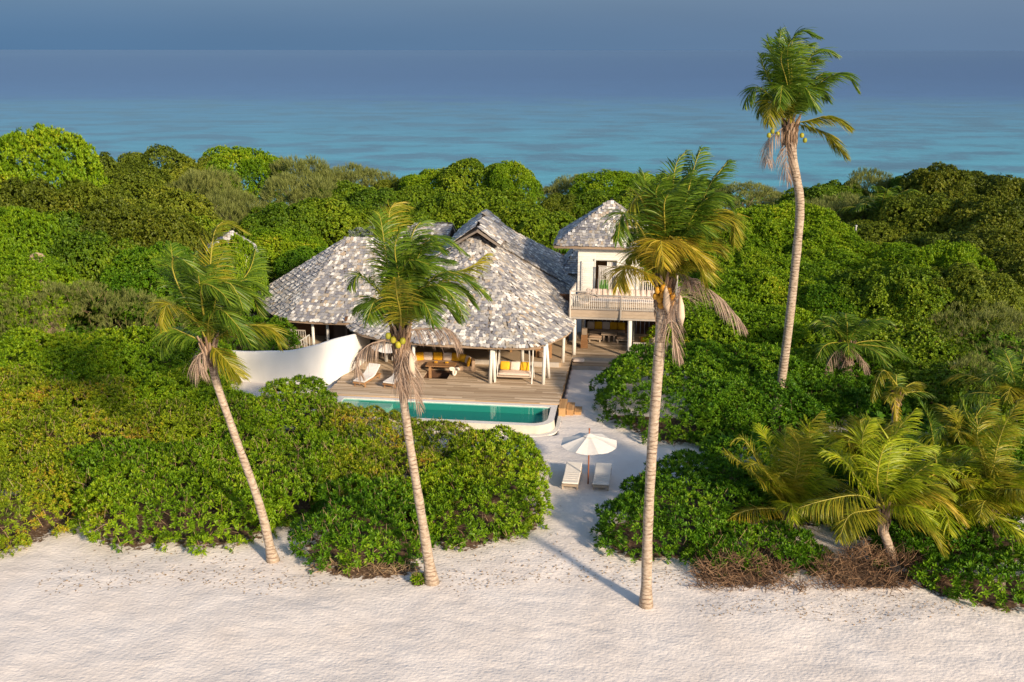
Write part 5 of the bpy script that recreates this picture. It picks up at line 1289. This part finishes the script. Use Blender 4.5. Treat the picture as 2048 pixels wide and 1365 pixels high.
palm('palm in front of the shingled roof bearing green coconuts',
     trunkpx([(866,1166),(842,1020),(816,860),(803,750),(802,662)], Yp), [.21,.155,.145,.145,.165], fr,
     nuts=[ony(787,680,Yp-.3), ony(797,690,Yp-.35), ony(777,672,Yp-.25), ony(806,682,Yp-.35)], skirt=1.5, leaf=.98, n=112,
     spathes=[(ony(822,730,Yp-.3), .8)])
# right palm
Yp = onz(1293, 1210).y
C = ony(1330, 560, Yp)
fr = pxf((1330, 562), Yp, [
 ([(1350,480),(1372,400),(1390,330),(1402,297)],'g',.8), ([(1338,480),(1345,390),(1352,330),(1372,302)],'g',1.4), ([(1370,480),(1418,374),(1442,340),(1456,322)],'g',.2),
 ([(1365,480),(1395,415),(1436,388),(1464,414)],'g',-.6), ([(1315,480),(1300,420),(1288,348)],'g',1.2), ([(1310,490),(1282,395),(1258,420),(1228,470)],'y',-.5),
 ([(1305,500),(1270,440),(1244,428),(1236,480)],'g',-1.4), ([(1300,548),(1268,536),(1247,538),(1236,572)],'o',-1.0), ([(1332,500),(1342,474),(1385,497),(1420,530)],'o',-1.8),
 ([(1360,490),(1418,434),(1462,430),(1470,490)],'y',-.4), ([(1326,500),(1322,482),(1328,530)],'o',-2.4), ([(1375,510),(1405,475),(1445,505)],'y',.6), ([(1365,530),(1395,520),(1415,560)],'y',-1.2), ([(1360,480),(1425,420),(1468,450)],'y',1.0),
 ([(1345,470),(1372,400),(1400,360)],'g',-.8), ([(1340,450),(1350,380),(1380,345)],'g',-.2), ([(1320,470),(1320,390),(1340,350)],'g',.5), ([(1355,460),(1400,400),(1440,420)],'g',1.2),
 ([(1310,500),(1290,460),(1262,480)],'g',1.6), ([(1330,460),(1330,400),(1355,372)],'g',-1.5), ([(1350,500),(1390,450),(1420,470)],'g',-1.6), ([(1308,520),(1285,500),(1262,520)],'y',.8),
 ([(1360,470),(1410,430),(1450,455)],'g',1.8),([(1325,450),(1312,390),(1322,360)],'g',-.8),
 ([(1360,548),(1402,568),(1446,600),(1492,654)],'d',-.6), ([(1342,610),(1344,655),(1362,712)],'d',-.4), ([(1350,600),(1372,560),(1385,565)],'d',-.8)], 3)
palm('nearest palm right of the sand path, with orange coconuts and a golden crown',
     trunkpx([(1293,1212),(1297,1050),(1306,880),(1318,720),(1330,562)], Yp), [.19,.168,.168,.172,.19], fr,
     nuts=[ony(x, y, Yp - .3 + d) for x, y, d in [(1316,580,0),(1326,588,-.1),(1338,582,0),(1346,592,.1),(1320,598,0),(1333,602,-.1),(1312,592,.1),(1344,604,.1),(1327,576,-.1),(1322,610,.05)]],
     nutmat='coconut_o', spathes=[(ony(1331,600,Yp-.5), .9), (ony(1360,622,Yp-.3), 1.0)], skirt=.9, leaf=1.02, n=118)
# far tall palm
Yp = 47.
fr = pxf((1581, 246), Yp, [
 ([(1565,190),(1548,120),(1538,78)],'g',.8), ([(1572,190),(1558,110),(1562,60)],'g',1.6), ([(1583,160),(1583,90),(1600,62),(1638,72)],'g',-.4),
 ([(1596,170),(1622,112),(1645,98),(1674,108)],'g',.6), ([(1604,210),(1640,165),(1686,145),(1714,178)],'g',-.6), ([(1610,242),(1660,232),(1698,252)],'y',-.8),
 ([(1605,250),(1645,262),(1668,285),(1692,312)],'y',.8), ([(1560,215),(1530,182),(1508,175),(1490,208)],'g',-.7), ([(1563,225),(1545,202),(1538,246)],'y',-1.6),
 ([(1580,170),(1575,100),(1590,70)],'g',-1.2), ([(1590,180),(1605,120),(1640,120)],'g',1.8), ([(1565,200),(1545,150),(1530,150)],'g',1.4), ([(1595,200),(1630,170),(1655,200)],'g',1.7),
 ([(1575,200),(1565,170),(1560,210)],'g',-2.2), ([(1590,205),(1610,175),(1632,215)],'g',-2.0), ([(1560,205),(1535,190),(1520,225)],'g',1.2), ([(1585,150),(1600,100),(1625,85)],'g',.9),
 ([(1555,190),(1530,140),(1520,110)],'g',-.3), ([(1575,170),(1562,120),(1570,95)],'g',-1.7),([(1598,200),(1640,150),(1665,150)],'g',.3),
 ([(1562,258),(1538,280),(1534,325)],'d',-.5), ([(1575,275),(1572,320),(1578,360)],'d',-.6)], 4)
palm('tallest palm, its crown standing above the horizon against the sky',
     trunkpx([(1546,870),(1572,700),(1594,500),(1600,400),(1586,320),(1581,246)], 48.1, Yp), [.24,.215,.205,.21,.21,.24], fr,
     nuts=[ony(x, y, Yp-.3) for x, y in [(1556,268),(1545,262),(1538,270),(1610,280),(1604,270)]], skirt=1.1, leaf=1.15, n=100, wmul=1.25)
# low palms on the right
P0 = onz(1582, 1062)
Yp = P0.y
fr = pxf((1580, 1022), Yp, [
 ([(1543,977),(1490,930),(1450,905)],'y',-.6), ([(1535,950),(1490,880),(1466,880)],'y',.4), ([(1562,950),(1535,880),(1518,850)],'g',1.0), ([(1582,950),(1596,880),(1640,826)],'y',.4),
 ([(1605,965),(1640,905),(1680,880)],'g',-.3), ([(1545,1016),(1478,1026),(1414,1078)],'o',-1.2), ([(1610,1000),(1660,960),(1700,975)],'y',.8), ([(1572,940),(1570,880),(1575,850)],'g',1.6), ([(1600,940),(1620,870),(1610,835)],'g',.2),
 ([(1560,980),(1520,930),(1500,930)],'g',-1.4),([(1590,960),(1600,900),(1585,860)],'y',-1.2), ([(1585,1030),(1578,1052),(1570,1070)],'d',-.4)], 5)
fr = [(p, 'l' if c == 'g' and i % 3 else ('y' if c == 'g' else c)) for i, (p, c) in enumerate(fr)] + burst(ony(1580,1022,Yp), 10, 3.3, (.3, 1.3), 'lyy', seed=31)  # green fronds recoloured lime and yellow, standing in for sunlight on this shaded palm
palm('young low palm on the sand right of the near bush, one yellow frond reaching left',
     [P0 - Vector((0,0,.1)), P0 + Vector((0,0,.3)), ony(1580,1022,Yp)], [.2,.16,.14], fr, skirt=.35, leaf=.98, n=100)
P0 = onz(1790, 1135); Yp = P0.y
C = ony(1770, 1015, Yp)
fr = pxf((1770, 1015), Yp, [([(1720,990),(1650,1000),(1600,1015)],'y',-.8),([(1730,980),(1690,920),(1650,900)],'g',.5),([(1740,950),(1725,880),(1740,840)],'g',.8),([(1775,950),(1790,870),(1830,820)],'g',.4),
 ([(1810,970),(1860,930),(1910,960)],'g',-.4),([(1810,1000),(1870,985),(1930,1040)],'o',-1.0),([(1800,1030),(1850,1040),(1890,1100)],'y',-1.2),([(1740,1020),(1700,1030),(1680,1075)],'y',-1.3),([(1780,960),(1820,900),(1870,890)],'g',1.2),([(1755,960),(1770,890),(1800,860)],'g',-.8)], 6)
fr = [(p, 'l' if c == 'g' else c) for p, c in fr] + burst(C, 8, 2.6, (.3, 1.3), 'llly', az0=-1.0, azr=2.4, seed=32)
palm('low leaning palm with a bare pale trunk base beside the sand gully',
     [P0 - Vector((0,0,.1)), ony(1778,1090,Yp), ony(1765,1050,Yp), C], [.22,.17,.15,.15], fr, skirt=.5, leaf=1.02, n=100)
C = ony(1885, 1010, 35.6)
palm('low palm left of the right edge, old fronds hanging down to the sand',
     [Vector((C.x, 35.6, -.1)), Vector((C.x+.1, 35.6, .9)), C], [.2,.16,.15],
     burst(C, 24, 3.4, (.15, 1.4), 'llyyo', seed=11) + pxf((1885,1010), 35.6, [([(1890,1050),(1875,1110),(1870,1185)],'y',-1.2),([(1900,1050),(1885,1120),(1880,1170)],'y',-1.3),([(1850,960),(1800,930),(1790,990)],'y',-1.0),([(1870,900),(1860,840),(1840,800)],'g',.4)], 7), skirt=.5, leaf=1.02, n=100)
C = ony(1725, 925, 39.)
palm('low palm in the middle of the right cluster, behind the leaning palm',
     [Vector((C.x, 39, -.1)), Vector((C.x, 39, .6)), C], [.2,.16,.15], burst(C, 17, 3.0, (.25, 1.4), 'llyg', seed=17), skirt=.4, leaf=1.02, n=90)
C = ony(1930, 900, 40.)
palm('low palm at the back of the right cluster, above the bright right edge palm',
     [Vector((C.x, 40, -.1)), Vector((C.x, 40, .8)), C], [.2,.16,.15], burst(C, 17, 3.2, (.2, 1.4), 'llyg', seed=18), skirt=.4, leaf=1.02, n=90)
C = ony(1985, 1020, 35.)
palm('bright low palm at the right edge of the picture, fronds upright and yellow green',
     [Vector((C.x, 35, -.1)), Vector((C.x, 35, .9)), C], [.2,.16,.15],
     burst(C, 24, 3.7, (.2, 1.4), 'lllyy', seed=12) + pxf((1985,1020), 35., [([(1970,930),(1955,860),(1985,800)],'y',.2),([(1990,920),(2010,850),(2040,800)],'y',.4),([(1975,920),(1940,840),(1920,790)],'g',.4)], 8), skirt=.5, leaf=1.02, n=100)
C = ony(2035, 800, 45.)
palm('dark green palm cut by the right edge above the bright low palm',
     [Vector((C.x, 45, -.1)), Vector((C.x, 45, 1.)), C], [.2,.16,.15], burst(C, 20, 3.8, (.1, 1.4), 'gggy', seed=13), skirt=.5, leaf=1.02, n=72)
C = ony(1695, 690, 52.)
palm('stout dark palm in the shrubs behind the tall trunk, with a beard of dry fronds',
     [Vector((C.x, 52, -.1)), Vector((C.x, 52, 1.)), C], [.3,.25,.25],
     burst(C, 16, 3.4, (-.05, 1.35), 'gggg', seed=14) + pxf((1695,690), 52., [([(1690,720),(1680,745),(1675,770)],'d',-1),([(1715,705),(1735,735),(1750,770)],'d',-1),([(1670,705),(1655,730),(1650,745)],'d',-1.2),([(1700,720),(1705,750),(1700,780)],'d',-1.)], 9), skirt=1.0, leaf=.95, n=72, wmul=1.2)
C = ony(1795, 790, 46.)
palm('small palm with drooping orange fronds between the shrubs and the low palms',
     [Vector((C.x, 46, -.1)), Vector((C.x, 46, .8)), C], [.18,.15,.14],
     burst(C, 7, 2.0, (.2, 1.2), 'gyy', seed=15) + pxf((1795,770), 46., [([(1790,790),(1793,830),(1790,870)],'o',-.6),([(1770,740),(1755,760),(1745,800)],'y',-.6)], 10), skirt=.3, leaf=.7, n=44)
C = ony(1762, 425, 88.)
palm('distant palm showing pale among the trees below the right skyline',
     [Vector((C.x, 88, -.1)), Vector((C.x, 88, 2.)), C], [.3,.25,.25], burst(C, 13, 4.4, (.2, 1.4), 'ggy', seed=16), skirt=0, leaf=1.1, n=36, wmul=1.8)
